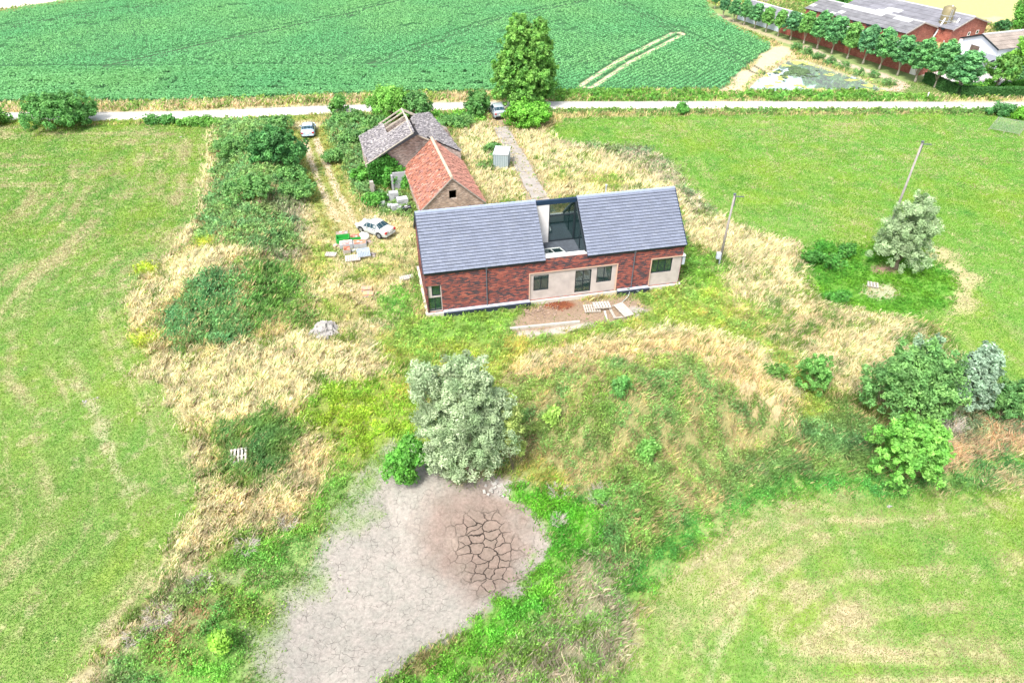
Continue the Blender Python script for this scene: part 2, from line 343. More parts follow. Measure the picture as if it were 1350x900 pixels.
# mud and its margins
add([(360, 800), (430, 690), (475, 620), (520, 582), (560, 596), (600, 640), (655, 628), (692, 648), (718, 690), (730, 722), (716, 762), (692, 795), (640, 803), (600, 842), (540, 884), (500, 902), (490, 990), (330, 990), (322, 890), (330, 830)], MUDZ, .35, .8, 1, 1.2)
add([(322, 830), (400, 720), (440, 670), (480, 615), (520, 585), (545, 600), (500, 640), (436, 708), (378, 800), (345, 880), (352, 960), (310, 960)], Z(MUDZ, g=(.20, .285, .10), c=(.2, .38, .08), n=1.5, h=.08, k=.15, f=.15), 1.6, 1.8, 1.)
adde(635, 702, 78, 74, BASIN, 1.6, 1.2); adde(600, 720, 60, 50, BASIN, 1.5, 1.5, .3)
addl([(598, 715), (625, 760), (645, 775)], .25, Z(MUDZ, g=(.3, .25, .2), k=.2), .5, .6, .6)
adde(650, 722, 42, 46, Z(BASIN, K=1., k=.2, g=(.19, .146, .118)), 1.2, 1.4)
adde(665, 645, 22, 9, Z(MUDZ, g=(.33, .30, .28), k=0), .4, .8, .8)
add([(676, 646), (740, 650), (795, 670), (800, 715), (770, 740), (720, 765), (700, 760), (728, 720), (712, 680)], Z(LUSH, c=(.10, .31, .03), h=.4), .35, .8)
add([(728, 735), (760, 750), (740, 800), (690, 830), (640, 880), (560, 960), (470, 990), (520, 900), (560, 880), (620, 835), (660, 795), (700, 790)], Z(LUSH, c=(.13, .36, .04), h=.4), .35, .8)
add([(770, 730), (830, 760), (842, 800), (805, 870), (760, 980), (560, 980), (640, 890), (720, 810)], Z(GREYW, f=.45, c=(.17, .31, .07), h=.6, l=.2), .7, 1.5)
addl([(1130, 640), (1040, 640), (960, 672), (880, 725), (835, 780)], .75, Z(LUSH, c=(.075, .25, .05), h=.3), .4, .6); addl([(1350, 606), (1240, 632), (1150, 640)], .7, Z(LUSH, c=(.08, .24, .05), h=.3), .4, .6, .8)
for a, b in ((700, 740), (712, 750), (690, 770), (704, 732), (690, 790), (716, 742)): adde(a, b, 5, 4, Z(LUSH, c=(.07, .2, .03), h=.15, l=1), .15, .3)
# the hollow round the right willow
add([(1062, 350), (1120, 325), (1215, 322), (1270, 350), (1285, 390), (1250, 412), (1180, 418), (1118, 410), (1075, 388)], Z(LUSH, c=(.14, .36, .04), g=(.12, .26, .04), h=.15), .6, 1.2)
add([(1215, 320), (1260, 335), (1290, 370), (1285, 410), (1240, 425), (1260, 390), (1255, 360), (1220, 335)], Z(STRAW, h=.15, n=.4, g=(.42, .36, .2)), .5, 1.2, .8)
adde(1165, 355, 22, 6, Z(DIRT, g=(.24, .17, .12), n=0), .4, .5); adde(1160, 385, 26, 8, Z(DIRT, g=(.36, .34, .24), n=.2), .5, 1., .8)
add([(1055, 335), (1090, 322), (1122, 330), (1110, 355), (1075, 352)], Z(LUSH, c=(.07, .22, .03), h=.4, l=.8), .4, 1.); adde(1100, 393, 18, 6, Z(LUSH, c=(.07, .22, .03), h=.3, l=.8), .3, .6)
# lane, ruts, drive edges, yard
addl([(400, 160), (412, 190), (425, 225), (436, 262), (455, 300)], 2.1, Z(YG, c=(.27, .33, .09), f=.6, h=.15, n=.6), .6, .5)
addl([(402, 185), (409, 208), (417, 232), (427, 256), (444, 290)], .33, LANE, .25, .25); addl([(416, 183), (426, 208), (436, 232), (446, 256), (468, 294)], .33, LANE, .25, .25)
add([(425, 262), (455, 262), (478, 285), (470, 310), (440, 300)], Z(LANE, g=(.42, .34, .2), n=.4), .8, 1., .75)
adde(405, 165, 20, 7, Z(LANE, n=.3), .6, .6, .7)
addl([(655, 160), (676, 195), (692, 225), (712, 262), (730, 290)], 1.35, Z(DIRT, g=(.27, .22, .15), n=.6, h=.2), .3, .4)
add([(672, 438), (690, 405), (760, 392), (835, 385), (850, 412), (820, 425), (700, 443)], YARD, .5, 1.2)
add([(706, 400), (770, 392), (780, 408), (705, 420)], Z(YARD, g=(.23, .165, .115), n=.02), .4, .8, .8)
adde(738, 402, 22, 4, Z(YARD, g=(.18, .062, .03), n=0), .25, .6); addl([(690, 441), (720, 438), (780, 428)], .35, Z(YARD, g=(.36, .32, .27), n=0), .15, .3); adde(835, 412, 14, 6, Z(YARD, g=(.34, .31, .27), n=0), .3, .6)
add([(450, 300), (530, 300), (535, 345), (480, 350), (440, 345)], Z(STRAW, h=.18, n=.6, g=(.36, .3, .16)), .8, 1.5, .6)
# road verges, pond bank, farm yard
addl([(0, 162), (250, 160), (400, 155)], .7, Z(YG, h=.2), .3, .5); addl([(720, 147), (1000, 146.5), (1350, 147)], .8, Z(WEED, h=.3, c=(.16, .27, .07), f=.35), .3, .5)
addl([(-100, 145), (0, 144), (250, 141), (400, 135), (560, 131), (720, 129), (1000, 128.5), (1350, 130)], 2.0, Z(ROUGH, f=.6, d=(.56, .46, .28), c=(.17, .28, .06), h=.75, l=.2), .4, .8)
addl([(0, 148.5), (250, 146.5), (400, 139.5), (560, 135), (720, 133.2), (1000, 132.8), (1350, 134)], .5, LANE, .3, .4, .8)
add([(720, 118), (950, 122), (1230, 122), (1230, 134), (720, 134)], Z(LUSH, f=.3, h=.6, l=.4, c=(.13, .28, .05)), .5, 1.5)
CROP_EDGE = [(-900, 142), (0, 137), (100, 135), (250, 134), (400, 128), (560, 123), (720, 121), (955, 118), (985, 88), (1020, 62), (1000, 52), (960, 32), (936, 12), (925, -14), (900, -40), (200, -40), (110, -2), (0, 18), (-300, 60), (-900, 110)]
POLYS.append(('p', W0(CROP_EDGE), .4, .5, CROPG, 1., 1.))
add([(985, 88), (1020, 62), (1045, 55), (1046, 72), (1010, 92), (990, 108), (975, 126), (945, 122)], DIRT, .4, 1.)
add([(1000, 100), (1035, 76), (1046, 70), (1064, 74), (1040, 82), (990, 118), (975, 122)], Z(DIRT, g=(.38, .3, .18), n=.3, h=.4), .3, .6)
add([(940, 16), (960, 24), (1060, 62), (1200, 110), (1230, 122), (1150, 122), (1178, 118), (1060, 72), (1020, 55), (936, 20)], Z(MEADOW, g=(.25, .27, .11), c=(.18, .27, .08)), .4, .8)
add([(930, 3), (1000, 22), (1100, 50), (1215, 95), (1262, 130), (1150, 124), (1184, 118), (1105, 90), (1062, 70), (1015, 52), (936, 22)], Z(MEADOW, g=(.19, .25, .09), c=(.18, .3, .07), f=.2), .4, .8)
addl([(1062, 62), (1110, 84), (1160, 98), (1192, 112), (1180, 119), (1150, 120)], .8, Z(DIRT, g=(.42, .33, .25)), .3, .4)
addl([(945, 19), (1000, 42), (1055, 62)], .7, Z(DIRT, g=(.38, .3, .2)), .4, .5, .8)
add([(1215, 100), (1265, 126), (1350, 128), (1500, 128), (1500, 60), (1330, 60), (1250, 55), (1215, 90)], Z(DIRT, g=(.45, .42, .4), n=0), .3, .4)
addl([(1265, 112), (1300, 118), (1350, 116)], 1.1, Z(LUSH, c=(.08, .26, .03), h=.15), .3, .5)
add([(1010, 0), (1085, 5), (1120, 8), (1130, -10), (1000, -20)], Z(LUSH, c=(.12, .3, .05), g=(.12, .26, .05), h=.3), .6, 1)
add([(1210, 12), (1180, -2), (1150, -14), (2100, -40), (2100, 60), (1312, 32)], Z(MEADOW, g=(.36, .37, .15), n=0), .5, 1)
adde(1310, 27, 12, 5, Z(DIRT, g=(.5, .38, .22)), .6, 1)
add([(-300, 62), (0, 16), (40, 9), (110, -2), (200, -12), (100, -14), (0, -2), (-300, 42)], Z(LANE, g=(.5, .45, .36), n=0), .4, .8)
addl([(-300, 60), (0, 15), (40, 9), (110, 0), (170, -8)], .8, Z(ROUGH, h=.5), .4, .7)
POLYS.append(('p', W0([(984, 119), (1000, 103), (1040, 78), (1062, 79), (1100, 92), (1135, 102), (1172, 121)]), .2, .3, Z(DIRT, n=0, g=(.3, .27, .18)), 1., 1.))
RUTS.append(([(775, 113), (825, 80), (893, 45)], .9, .42, (.5, .4, .28)))
addl([(102, 508), (118, 528), (132, 560), (150, 605), (166, 645)], .22, Z(DIRT, n=.3, g=(.36, .34, .2)), .3, .7, .7); add([(240, 750), (205, 790), (150, 850), (95, 905), (70, 930), (120, 830), (190, 770)], Z(MEADOW, f=.75, g=(.38, .32, .2)), .8, 2.2, .75)
addl([(1010, 750), (984, 792), (964, 828), (945, 862), (936, 900)], .1, Z(DIRT, n=.4, g=(.38, .35, .22)), .25, .7, .6); add([(1000, 650), (1130, 655), (1060, 680), (960, 720), (900, 780), (860, 830), (880, 760), (940, 690)], Z(MEADOW, f=.5, g=(.28, .27, .14)), 1., 2.2, .45)
add([(640, 478), (700, 458), (790, 432), (880, 418), (955, 421), (1015, 445), (1060, 490), (1085, 540), (1060, 560), (1030, 500), (980, 450), (880, 440), (790, 452), (700, 480)], Z(YG, h=.35, f=.3), .5, 1.5, .9); add([(660, 490), (700, 466), (780, 450), (880, 436), (940, 440), (985, 460), (1020, 490), (1052, 530), (1055, 565), (1028, 566), (995, 530), (955, 494), (890, 470), (800, 480), (720, 496)], Z(RED, f=.85, d=(.60, .49, .28), g=(.34, .28, .16), h=.5), .4, 1.0, .95)
addl([(700, 478), (790, 450), (880, 436), (950, 442), (1000, 470), (1040, 516)], .45, Z(PALE, h=.55, d=(.62, .57, .38), f=.9), .5, 1.2, .95)
LMW, RMW, BMW = W(LM), W(RM), W(BM)
for q in ([(143, 88), (300, 53), (450, 22), (560, -8)], [(491, 86), (650, 28), (772, 2), (830, -14)], [(-40, 43), (0, 37), (135, 17), (270, -1)], [(815, 4), (895, 43), (960, 72), (1000, 95)]): RUTS.append((q, .9, .28, (.045, .075, .04)))  # wheel lines: moist soil, with shade between the crop rows painted in
RUTS.append(([(-200, 92), (0, 90), (143, 91), (350, 87), (570, 87), (810, 80)], 0, .3, (.045, .075, .04)))  # headland line gets the same painted shade on its soil
def zone(X, Y):
    N = len(X); A = {}
    for k in KEYS:
        v = ROUGH[k]; A[k] = np.tile(np.array(v, float), (N, 1)) if isinstance(v, tuple) else np.full(N, float(v))
    def comp(w, zn):
        idx = np.nonzero(w > .002)[0]
        if not len(idx): return
        ww = w[idx]
        for k in KEYS:
            v = zn[k]
            if isinstance(v, tuple): A[k][idx] += (np.array(v)-A[k][idx])*ww[:, None]
            else: A[k][idx] += (v-A[k][idx])*ww
    n1 = fbm(X/2.0, Y/2.0, 40, 4)-.5; n2 = fbm(X/.7, Y/.7, 41, 3)-.5
    nb = fbm(X/14, Y/14, 43, 3)
    A['f'] += (nb-.5)*.9
    # mown fields: swaths run parallel to the field edge
    for (P, seed, zn, wid, dry) in ((LMW, 50, Z(MEADOW, f=.14), 1.5, .95), (RMW, 60, Z(MEADOW, c=(.17, .37, .055), f=.07, g=(.155, .265, .055)), 1.6, .5), (BMW, 70, Z(MEADOW, f=.27, c=(.18, .36, .06), g=(.175, .26, .062)), 1.2, 1.25)):
        sd = poly_sd(X, Y, P, 8); w = ss(-.35, .35, sd+n2*.7)
        comp(w, zn)
        m = w > .01
        s1 = fbm(sd/(wid*.36)+fbm(X/6, Y/6, seed)*1.2, (X+Y)/16, seed+1, 2)
        s2 = fbm(X/5, Y/5, seed+2, 4); s3 = fbm(X/.8, Y/.8, seed+3, 3)
        dd = ss(.44, .72, s1*.42+s2*.33+s3*.25)*dry*.85
        gg = ss(.48, .68, fbm(X/1.3, Y/2.0, seed+5, 4))*.42
        yy = ss(.45, .7, fbm(X/4, Y/7, seed+8, 4))*.6
        A['g'][m] += (np.array((.20, .28, .05))-A['g'][m])*(w*yy)[m][:, None]; A['c'][m] += (np.array((.22, .36, .04))-A['c'][m])*(w*yy)[m][:, None]
        A['g'][m] += (np.array((.36, .32, .18))-A['g'][m])*(w*dd)[m][:, None]
        A['f'][m] += ((w*dd)[m])*.75
        A['g'][m] += (np.array((.105, .235, .045))-A['g'][m])*(w*gg*(1-dd))[m][:, None]; A['c'][m] += (np.array((.11, .29, .05))-A['c'][m])*(w*gg)[m][:, None]
        sp_ = ss(.66, .76, fbm(X/.6, Y/.6, seed+9, 3))*.5; A['g'][m] += (np.array((.38, .33, .2))-A['g'][m])*(w*sp_)[m][:, None]; A['f'][m] += (w*sp_)[m]*.5
    cache = {}
    for p in POLYS:
        if p[0] == 'p': sd = poly_sd(X, Y, p[1], 4)
        else: sd = p[7]-line_d(X, Y, p[1])
        if p[6] not in cache: cache[p[6]] = fbm(X/p[6], Y/p[6], 77, 3)-.5
        nn = cache[p[6]]
        comp(ss(-p[2], p[2], sd+nn*p[3]*1.6+n2*np.minimum(p[3], 2)*.9)*p[5], p[4])
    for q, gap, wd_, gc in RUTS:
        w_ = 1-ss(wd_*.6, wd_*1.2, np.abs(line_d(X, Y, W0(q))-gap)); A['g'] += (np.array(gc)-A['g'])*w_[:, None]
    tl = ss(.18, .3, A['h']); A['f'] = A['f']+tl*((fbm(X/.9, Y/.9, 47, 3)-.5)*1.0+(fbm(X/2.6, Y/2.6, 48, 3)-.5)*.5)*np.clip(np.minimum(A['f'], 1-A['f'])*4, .25, 1)
    A['f'] = np.clip(A['f'], 0, 1)
    return A
# ------------------------------------------------------------------ ground mesh
rows = [-900, -250, -60, -15, 0, 6, 11]
y = 13.0
while y < 175: rows.append(y); y += .10+.0026*y
rows += [180, 190, 205, 230, 280, 380, 600, 1100, 3000]
rows = np.array(rows)
tt = np.concatenate([[-40, -12, -5, -2.6, -1.8, -1.4], np.linspace(-1.12, 1.12, 560), [1.4, 1.8, 2.6, 5, 12, 40]])
GX = tt[None, :]*(np.clip(rows, 12, 3000)[:, None]*.64+13); GY = np.repeat(rows[:, None], len(tt), 1)
gx, gy = GX.ravel(), GY.ravel()
near = (gy > 5) & (gy < 260) & (np.abs(gx) < 260)
gz = np.zeros_like(gx); gz[near] = T(gx[near], gy[near])
ZA = zone(gx, gy)
gz += near*(fbm(gx/.5, gy/.5, 5, 2)-.5)*.08*(1-ZA['k'])
nr, nc = GX.shape
ii = np.arange(nr*nc).reshape(nr, nc)
F = np.stack([ii[:-1, :-1], ii[:-1, 1:], ii[1:, 1:], ii[1:, :-1]], -1).reshape(-1, 4)
m, nt, b = new_mat('soil_and_turf'); b.inputs['Roughness'].default_value = 1; b.inputs['Specular IOR Level'].default_value = .1
oc = nd(nt, 'ShaderNodeTexCoord').outputs['Object']
c = nd(nt, 'ShaderNodeAttribute', attribute_name='Col').outputs['Color']
kk = nd(nt, 'ShaderNodeAttribute', attribute_name='crack').outputs['Fac']; KK = nd(nt, 'ShaderNodeAttribute', attribute_name='bigcrack').outputs['Fac']
n1 = noise(nt, 5.5, 6, oc, .7); n2 = noise(nt, 1.3, 5, oc)
c = mixc(nt, 1.0, c, ramp(nt, n1, [(.3, gray(.76)), (.5, gray(1.0)), (.7, gray(1.26))]), 'MULTIPLY')
c = mixc(nt, 1.0, c, ramp(nt, n2, [(.25, (.86, .9, .9)), (.75, (1.12, 1.08, 1.1))]), 'MULTIPLY')
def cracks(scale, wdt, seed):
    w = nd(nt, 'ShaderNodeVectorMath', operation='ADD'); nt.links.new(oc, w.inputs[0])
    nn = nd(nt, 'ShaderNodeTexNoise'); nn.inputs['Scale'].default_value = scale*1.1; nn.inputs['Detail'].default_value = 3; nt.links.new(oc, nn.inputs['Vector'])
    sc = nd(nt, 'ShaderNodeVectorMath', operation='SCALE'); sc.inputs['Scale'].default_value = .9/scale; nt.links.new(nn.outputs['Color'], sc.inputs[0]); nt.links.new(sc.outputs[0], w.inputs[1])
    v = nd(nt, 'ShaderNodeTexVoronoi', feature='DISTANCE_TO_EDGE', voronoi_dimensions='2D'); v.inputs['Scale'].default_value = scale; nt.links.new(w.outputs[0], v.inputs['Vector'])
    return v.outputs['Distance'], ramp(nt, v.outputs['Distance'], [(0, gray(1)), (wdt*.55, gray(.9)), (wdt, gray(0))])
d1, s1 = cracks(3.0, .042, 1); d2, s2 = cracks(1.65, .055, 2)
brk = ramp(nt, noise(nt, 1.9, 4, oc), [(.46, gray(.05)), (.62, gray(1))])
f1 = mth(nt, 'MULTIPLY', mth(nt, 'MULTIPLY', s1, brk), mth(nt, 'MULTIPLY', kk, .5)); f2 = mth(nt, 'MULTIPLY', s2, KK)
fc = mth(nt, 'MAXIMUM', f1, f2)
c = mixc(nt, fc, c, (.03, .024, .02))  # crack lines painted dark: moist soil plus the shade down inside them
nt.links.new(c, b.inputs['Base Color'])
bn = nd(nt, 'ShaderNodeBump'); bn.inputs['Strength'].default_value = .7; bn.inputs['Distance'].default_value = .06
hh = mth(nt, 'SUBTRACT', mth(nt, 'MULTIPLY', n1, .8), fc); nt.links.new(hh, bn.inputs['Height']); nt.links.new(bn.outputs[0], b.inputs['Normal'])
SOIL = m
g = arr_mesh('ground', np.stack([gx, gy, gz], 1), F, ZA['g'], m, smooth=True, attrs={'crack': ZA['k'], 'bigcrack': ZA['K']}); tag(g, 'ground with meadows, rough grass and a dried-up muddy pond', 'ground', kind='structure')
GRID = dict(ZA); GRID['z'] = gz
def gridz(X, Y):
    fr = np.clip(np.interp(Y, rows, np.arange(nr)), 0, nr-1.001); t = X/(np.clip(Y, 12, 3000)*.64+13); fc_ = np.clip(np.interp(t, tt, np.arange(nc)), 0, nc-1.001)
    r0 = fr.astype(int); c0 = fc_.astype(int); u = fr-r0; v = fc_-c0; k = r0*nc+c0; w00, w01, w10, w11 = (1-u)*(1-v), (1-u)*v, u*(1-v), u*v; out = {}
    for q, a in GRID.items():
        if a.ndim == 2: out[q] = a[k]*w00[:, None]+a[k+1]*w01[:, None]+a[k+nc]*w10[:, None]+a[k+nc+1]*w11[:, None]
        else: out[q] = a[k]*w00+a[k+1]*w01+a[k+nc]*w10+a[k+nc+1]*w11
    return out
# ------------------------------------------------------------------ roads and water
M_ROAD = simple('pale_concrete_road', (.52, .50, .46), .9, .1, .6, bump=.1)
def strip(name, far, near_, z, mat, label, cat):
    n = 160; xs = np.linspace(far[0][0], far[-1][0], n)
    fy = np.interp(xs, [p[0] for p in far], [p[1] for p in far]); ny = np.interp(xs, [p[0] for p in near_], [p[1] for p in near_])
    xa, ya = at(xs, fy); xb, yb = at(xs, ny); wv = (fbm(xa/4, ya*0, 90, 3)-.5)*.25
    V = np.concatenate([np.stack([xa, ya+wv, np.full(n, z)], 1), np.stack([xb, yb+(fbm(xb/3, yb*0, 92, 3)-.5)*.3, np.full(n, z)], 1), np.stack([xa, ya+wv+.05, np.full(n, -.1)], 1), np.stack([xb, yb-.35, np.full(n, -.1)], 1)])
    i = np.arange(n-1); Fq = np.concatenate([np.stack([n+i, n+i+1, i+1, i], 1), np.stack([i, i+1, 2*n+i+1, 2*n+i], 1), np.stack([n+i+1, n+i, 3*n+i, 3*n+i+1], 1)])
    o = arr_mesh(name, V, Fq, None, mat); tag(o, label, cat, kind='structure'); return o
strip('road', [(-700, 155), (0, 149), (130, 148.6), (250, 147.2), (400, 141), (560, 136), (720, 134.3), (1000, 133.8), (1350, 135.3), (2100, 139)],
      [(-700, 165), (0, 158.8), (130, 158.3), (250, 156.8), (400, 151), (480, 147.8), (560, 145.3), (720, 143.3), (1000, 142.5), (1350, 143.2), (2100, 148)], .05, M_ROAD, 'pale concrete country road running across the picture', 'road')
M_SLAB = simple('worn_concrete', (.29, .265, .24), .9, .2, 1.2, bump=.3)
cl = W([(660, 168), (668, 183), (676, 197), (684, 211), (693, 227), (702, 244), (712, 262), (722, 282)]); mb = MB()
for i in range(len(cl)-1):
    a = Vector((*cl[i], 0)); b_ = Vector((*cl[i+1], 0)); d = (b_-a).normalized(); nrm = Vector((-d.y, d.x, 0)); w_ = .85+.1*random.random()
    for k in range(2):
        p0 = a.lerp(b_, k/2+.012); p1 = a.lerp(b_, k/2+.488); o_ = nrm*random.uniform(-.06, .06)
        q = [p0-nrm*w_+o_, p1-nrm*w_+o_, p1+nrm*w_+o_, p0+nrm*w_+o_]; z = .07+random.uniform(0, .05)
        for e in (q[0], q[1], q[2], q[3]): e.x += random.uniform(-.06, .06); e.y += random.uniform(-.08, .08)
        zz = [Tz(e.x, e.y)+z for e in q]
        mb.face([(e.x, e.y, h_) for e, h_ in zip(q, zz)][::-1]); 
        for j in range(4): e, f_ = q[j], q[(j+1) % 4]; mb.face([(e.x, e.y, zz[j]-.2), (e.x, e.y, zz[j]), (f_.x, f_.y, zz[(j+1) % 4]), (f_.x, f_.y, zz[(j+1) % 4]-.2)])
tag(mb.build('driveway', M_SLAB), 'narrow driveway of cracked concrete slabs leading up to the road', 'path', kind='structure')
# pond water and its algae
m, nt, b = new_mat('pond_water'); b.inputs['Base Color'].default_value = (.75, .8, .8, 1); b.inputs['Metallic'].default_value = .8; b.inputs['Roughness'].default_value = .04; b.inputs['Specular IOR Level'].default_value = 1.0; b.inputs['IOR'].default_value = 1.8
bn = nd(nt, 'ShaderNodeBump'); bn.inputs['Strength'].default_value = .05; bn.inputs['Distance'].default_value = .02; nt.links.new(noise(nt, 3, 3), bn.inputs['Height']); nt.links.new(bn.outputs[0], b.inputs['Normal'])
x0, y0 = POND.min(0)-1; x1, y1 = POND.max(0)+1; WZ = -.16
tag(MB().face([(x0, y0, WZ), (x1, y0, WZ), (x1, y1, WZ), (x0, y1, WZ)]).build('pond_water', m), 'still pond water reflecting the pale sky', 'pond', kind='structure')
ax, ay = RNG.uniform(x0, x1, 26000), RNG.uniform(y0, y1, 26000)
sd = poly_sd(ax, ay, POND); px_, py_ = pj(ax, ay, WZ)
msk = (sd > .05) & ((fbm(ax/2.6+3, ay/2.6, 15, 4)+.012*(ax-x0-9)*(1-(y1-ay)/9) > .65) | ((sd < 1.6) & (ax > x0+10) & (fbm(ax/1.5, ay/1.5, 17, 3) > .64)))
dark = (sd > .5) & (((px_-1045)/32)**2+((py_-95)/9)**2 < .55+(fbm(ax/1., ay/1., 18, 3)-.5)*5)
def disks(name, X, Y, Zc, r, col, mat):
    n = len(X); a = RNG.uniform(0, 6.28, n); k = 6; ang = a[:, None]+np.arange(k)[None]*2*math.pi/k; rr = r*RNG.uniform(.6, 1.2, (n, k))
    V = np.stack([X[:, None]+rr*np.cos(ang), Y[:, None]+rr*np.sin(ang), np.repeat(Zc[:, None], k, 1)], -1).reshape(-1, 3)
    return arr_mesh(name, V, np.arange(n*k).reshape(n, k), np.repeat(col, k, 0), mat)
M_ALG = vcol('algae_mat', .8)
ds = msk & ~dark; n = ds.sum(); cc = np.array((.36, .40, .12))*RNG.uniform(.8, 1.2, (n, 1))
tag(disks('algae', ax[ds], ay[ds], WZ+.004+RNG.uniform(0, .01, n), .13, cc, M_ALG), 'yellow green algae floating on the pond', 'algae', kind='stuff')
n = dark.sum(); cc = np.array((.10, .16, .07))*RNG.uniform(.6, 1.3, (n, 1))
tag(disks('pond_weed', ax[dark], ay[dark], WZ+.02+RNG.uniform(0, .08, n), .15, cc, M_ALG), 'dark clump of water weed in the middle of the pond', 'water weed', kind='stuff')
# ------------------------------------------------------------------ grass and weeds
def samp(n, y0=13., y1=165., pw=1.5):
    # more plants per square metre near by, fewer and coarser far off
    ys = np.linspace(y0, y1, 2000); rho = (35/np.maximum(ys, 26))**pw*(ys*1.24+36); cdf = np.cumsum(rho); cdf /= cdf[-1]
    Y = np.interp(RNG.random(n), cdf, ys); X = RNG.uniform(-1, 1, n)*(Y*.62+18)
    return X, Y
def inhouse(X, Y):
    u = (X-HA[0])*HC+(Y-HA[1])*HS; v = -(X-HA[0])*HS+(Y-HA[1])*HC
    return (u > -.15) & (u < 20.7) & (v > -.2) & (v < 7.2)
FOOT = []  # rectangles kept free of grass: (x, y, rz, lx, ly)
def free(X, Y):
    k = ~inhouse(X, Y)
    for (fx, fy, rz, lx, ly) in FOOT:
        u = (X-fx)*math.cos(rz)+(Y-fy)*math.sin(rz); v = -(X-fx)*math.sin(rz)+(Y-fy)*math.cos(rz)
        k &= ~((abs(u) < lx/2) & (abs(v) < ly/2))
    return k
def gridp(X, Y): return np.clip(fbm(X/.55, Y/.55, 107, 2)*1.6-.3, 0, 1)
M_BLADE = vcol('grass_blades', .75, 0, transl=.5); M_LEAFY = vcol('weed_leaves', .75, 0, transl=.42)
def grow():
    N = 3300000
    X, Y = samp(N); k = free(X, Y) & (np.abs(Y-89.2-(X+10)*.012) > 0); X, Y = X[k], Y[k]
    rx = (pj(X, Y, 0)); k = ~((rx[1] > np.interp(rx[0], [0, 250, 400, 560, 720, 1350], [148.5, 147, 141, 136, 134, 135])) & (rx[1] < np.interp(rx[0], [0, 250, 400, 560, 720, 1350], [159.5, 158, 152, 146.3, 144.3, 144.3])))
    X, Y = X[k], Y[k]; A = gridz(X+RNG.normal(0, .28, len(X)), Y+RNG.normal(0, .28, len(X))); A['z'] = gridz(X, Y)['z']; Zg = A['z']
    clump = fbm(X/.45, Y/.45, 101, 2); pat = fbm(X/1.6, Y/1.6, 103, 3)
    keep = RNG.random(len(X)) < A['n']*np.where(A['h'] < .14, .7, np.clip((clump-.3)*3.2, .12, 1))*np.where(A['h'] < .14, .85, 1)
    keep &= ~((A['h'] < .2) & (Y > 100))
    X, Y, Zg, clump, pat = X[keep], Y[keep], Zg[keep], clump[keep], pat[keep]
    A = {q: v[keep] for q, v in A.items()}
    sc = np.clip(Y/38, .75, 3.2)
    dry = (RNG.random(len(X))*.35+pat*.75-.05+(clump-.5)*.3) < A['f']*.98+.02
    dry = np.where(RNG.random(len(X)) < .1, RNG.random(len(X)) < A['f'], dry)
    flip = RNG.random(len(X)) < .12; dry = dry ^ (flip & (A['f'] > .08) & (A['f'] < .97)); big = np.where(A['h'] < .2, 1., np.where(dry, 1.32, 1.42))[:, None]
    col = np.where(dry[:, None], A['d'], A['c'])*big*np.clip(RNG.normal(1, np.where(A['h'] < .2, .13, .22)[:, None]), .5, 1.6)*RNG.uniform(.94, 1.06, (len(X), 3))
    pt = gridp(X, Y); tall = A['h'] >= .2; col = col*np.where(tall, .74+.54*pt, .92+.16*pt)[:, None]; yel = (fbm(X/1.3, Y/1.3, 109, 2)-.5)[:, None]*np.where(dry, 0, .5)[:, None]; col = col*(1+yel*np.array((1.1, .3, -.6)))
    leafy = (RNG.random(len(X)) < A['l']) & ~dry
    names = []
    # blades
    for nm, mk, lb in (('mown_grass', (A['h'] < .2) & ~leafy, 'short mown grass blades over the fields'), ('tall_grass', (A['h'] >= .2) & ~leafy, 'tall dry and green grass leaning in the wind')):
        x, y_, z = X[mk], Y[mk], Zg[mk]; n = len(x)
        h = A['h'][mk]*RNG.uniform(.45, 1.15, n)*np.where(A['h'][mk] < .2, .8, .4+.75*clump[mk]); w = np.where(A['h'][mk] < .2, .026, .021)*sc[mk]*RNG.uniform(.7, 1.4, n)
        h = np.where(A['h'][mk] < .2, h*np.clip(sc[mk], 1, 1.5), h)
        az = RNG.uniform(0, math.pi, n); wind = (fbm(x/3, y_/3, 105, 3)-.5)*3+.5
        le = h*RNG.uniform(.05, .5, n); lx = np.cos(wind)*le+RNG.normal(0, .3, n)*h; ly = np.sin(wind)*le+RNG.normal(0, .3, n)*h
        cx, cy = np.cos(az)*w, np.sin(az)*w
        V = np.stack([np.stack([x-cx, y_-cy, z-.02], 1), np.stack([x+cx, y_+cy, z-.02], 1), np.stack([x+cx*.7+lx*.4, y_+cy*.7+ly*.4, z+h*.6], 1), np.stack([x+lx, y_+ly, z+h], 1)], 1).reshape(-1, 3)
        o = arr_mesh(nm, V, np.arange(n*4).reshape(n, 4), np.repeat(col[mk], 4, 0), M_BLADE); tag(o, lb, 'grass', kind='stuff'); names.append((nm, n))
    mk = leafy; x, y_, z, hh, s_ = X[mk], Y[mk], Zg[mk], A['h'][mk], sc[mk]; n = len(x)
    P = np.stack([x, y_, z+hh*RNG.uniform(.3, 1.0, n)*(.4+clump[mk])], 1); P = np.concatenate([P, P+RNG.normal(0, .07, P.shape)]); cc = np.concatenate([col[mk], col[mk]*RNG.uniform(.8, 1.15, (n, 1))])
    V, Fq = leaves(P, np.tile((0, 0, 1.), (len(P), 1)), np.concatenate([s_, s_])*.085, .45)
    tag(arr_mesh('weeds', V, Fq, np.repeat(cc, 4, 0), M_LEAFY), 'leafy green weeds on the banks and around the yard', 'weeds', kind='stuff'); names.append(('weeds', len(P)))
    print('GROW', names)
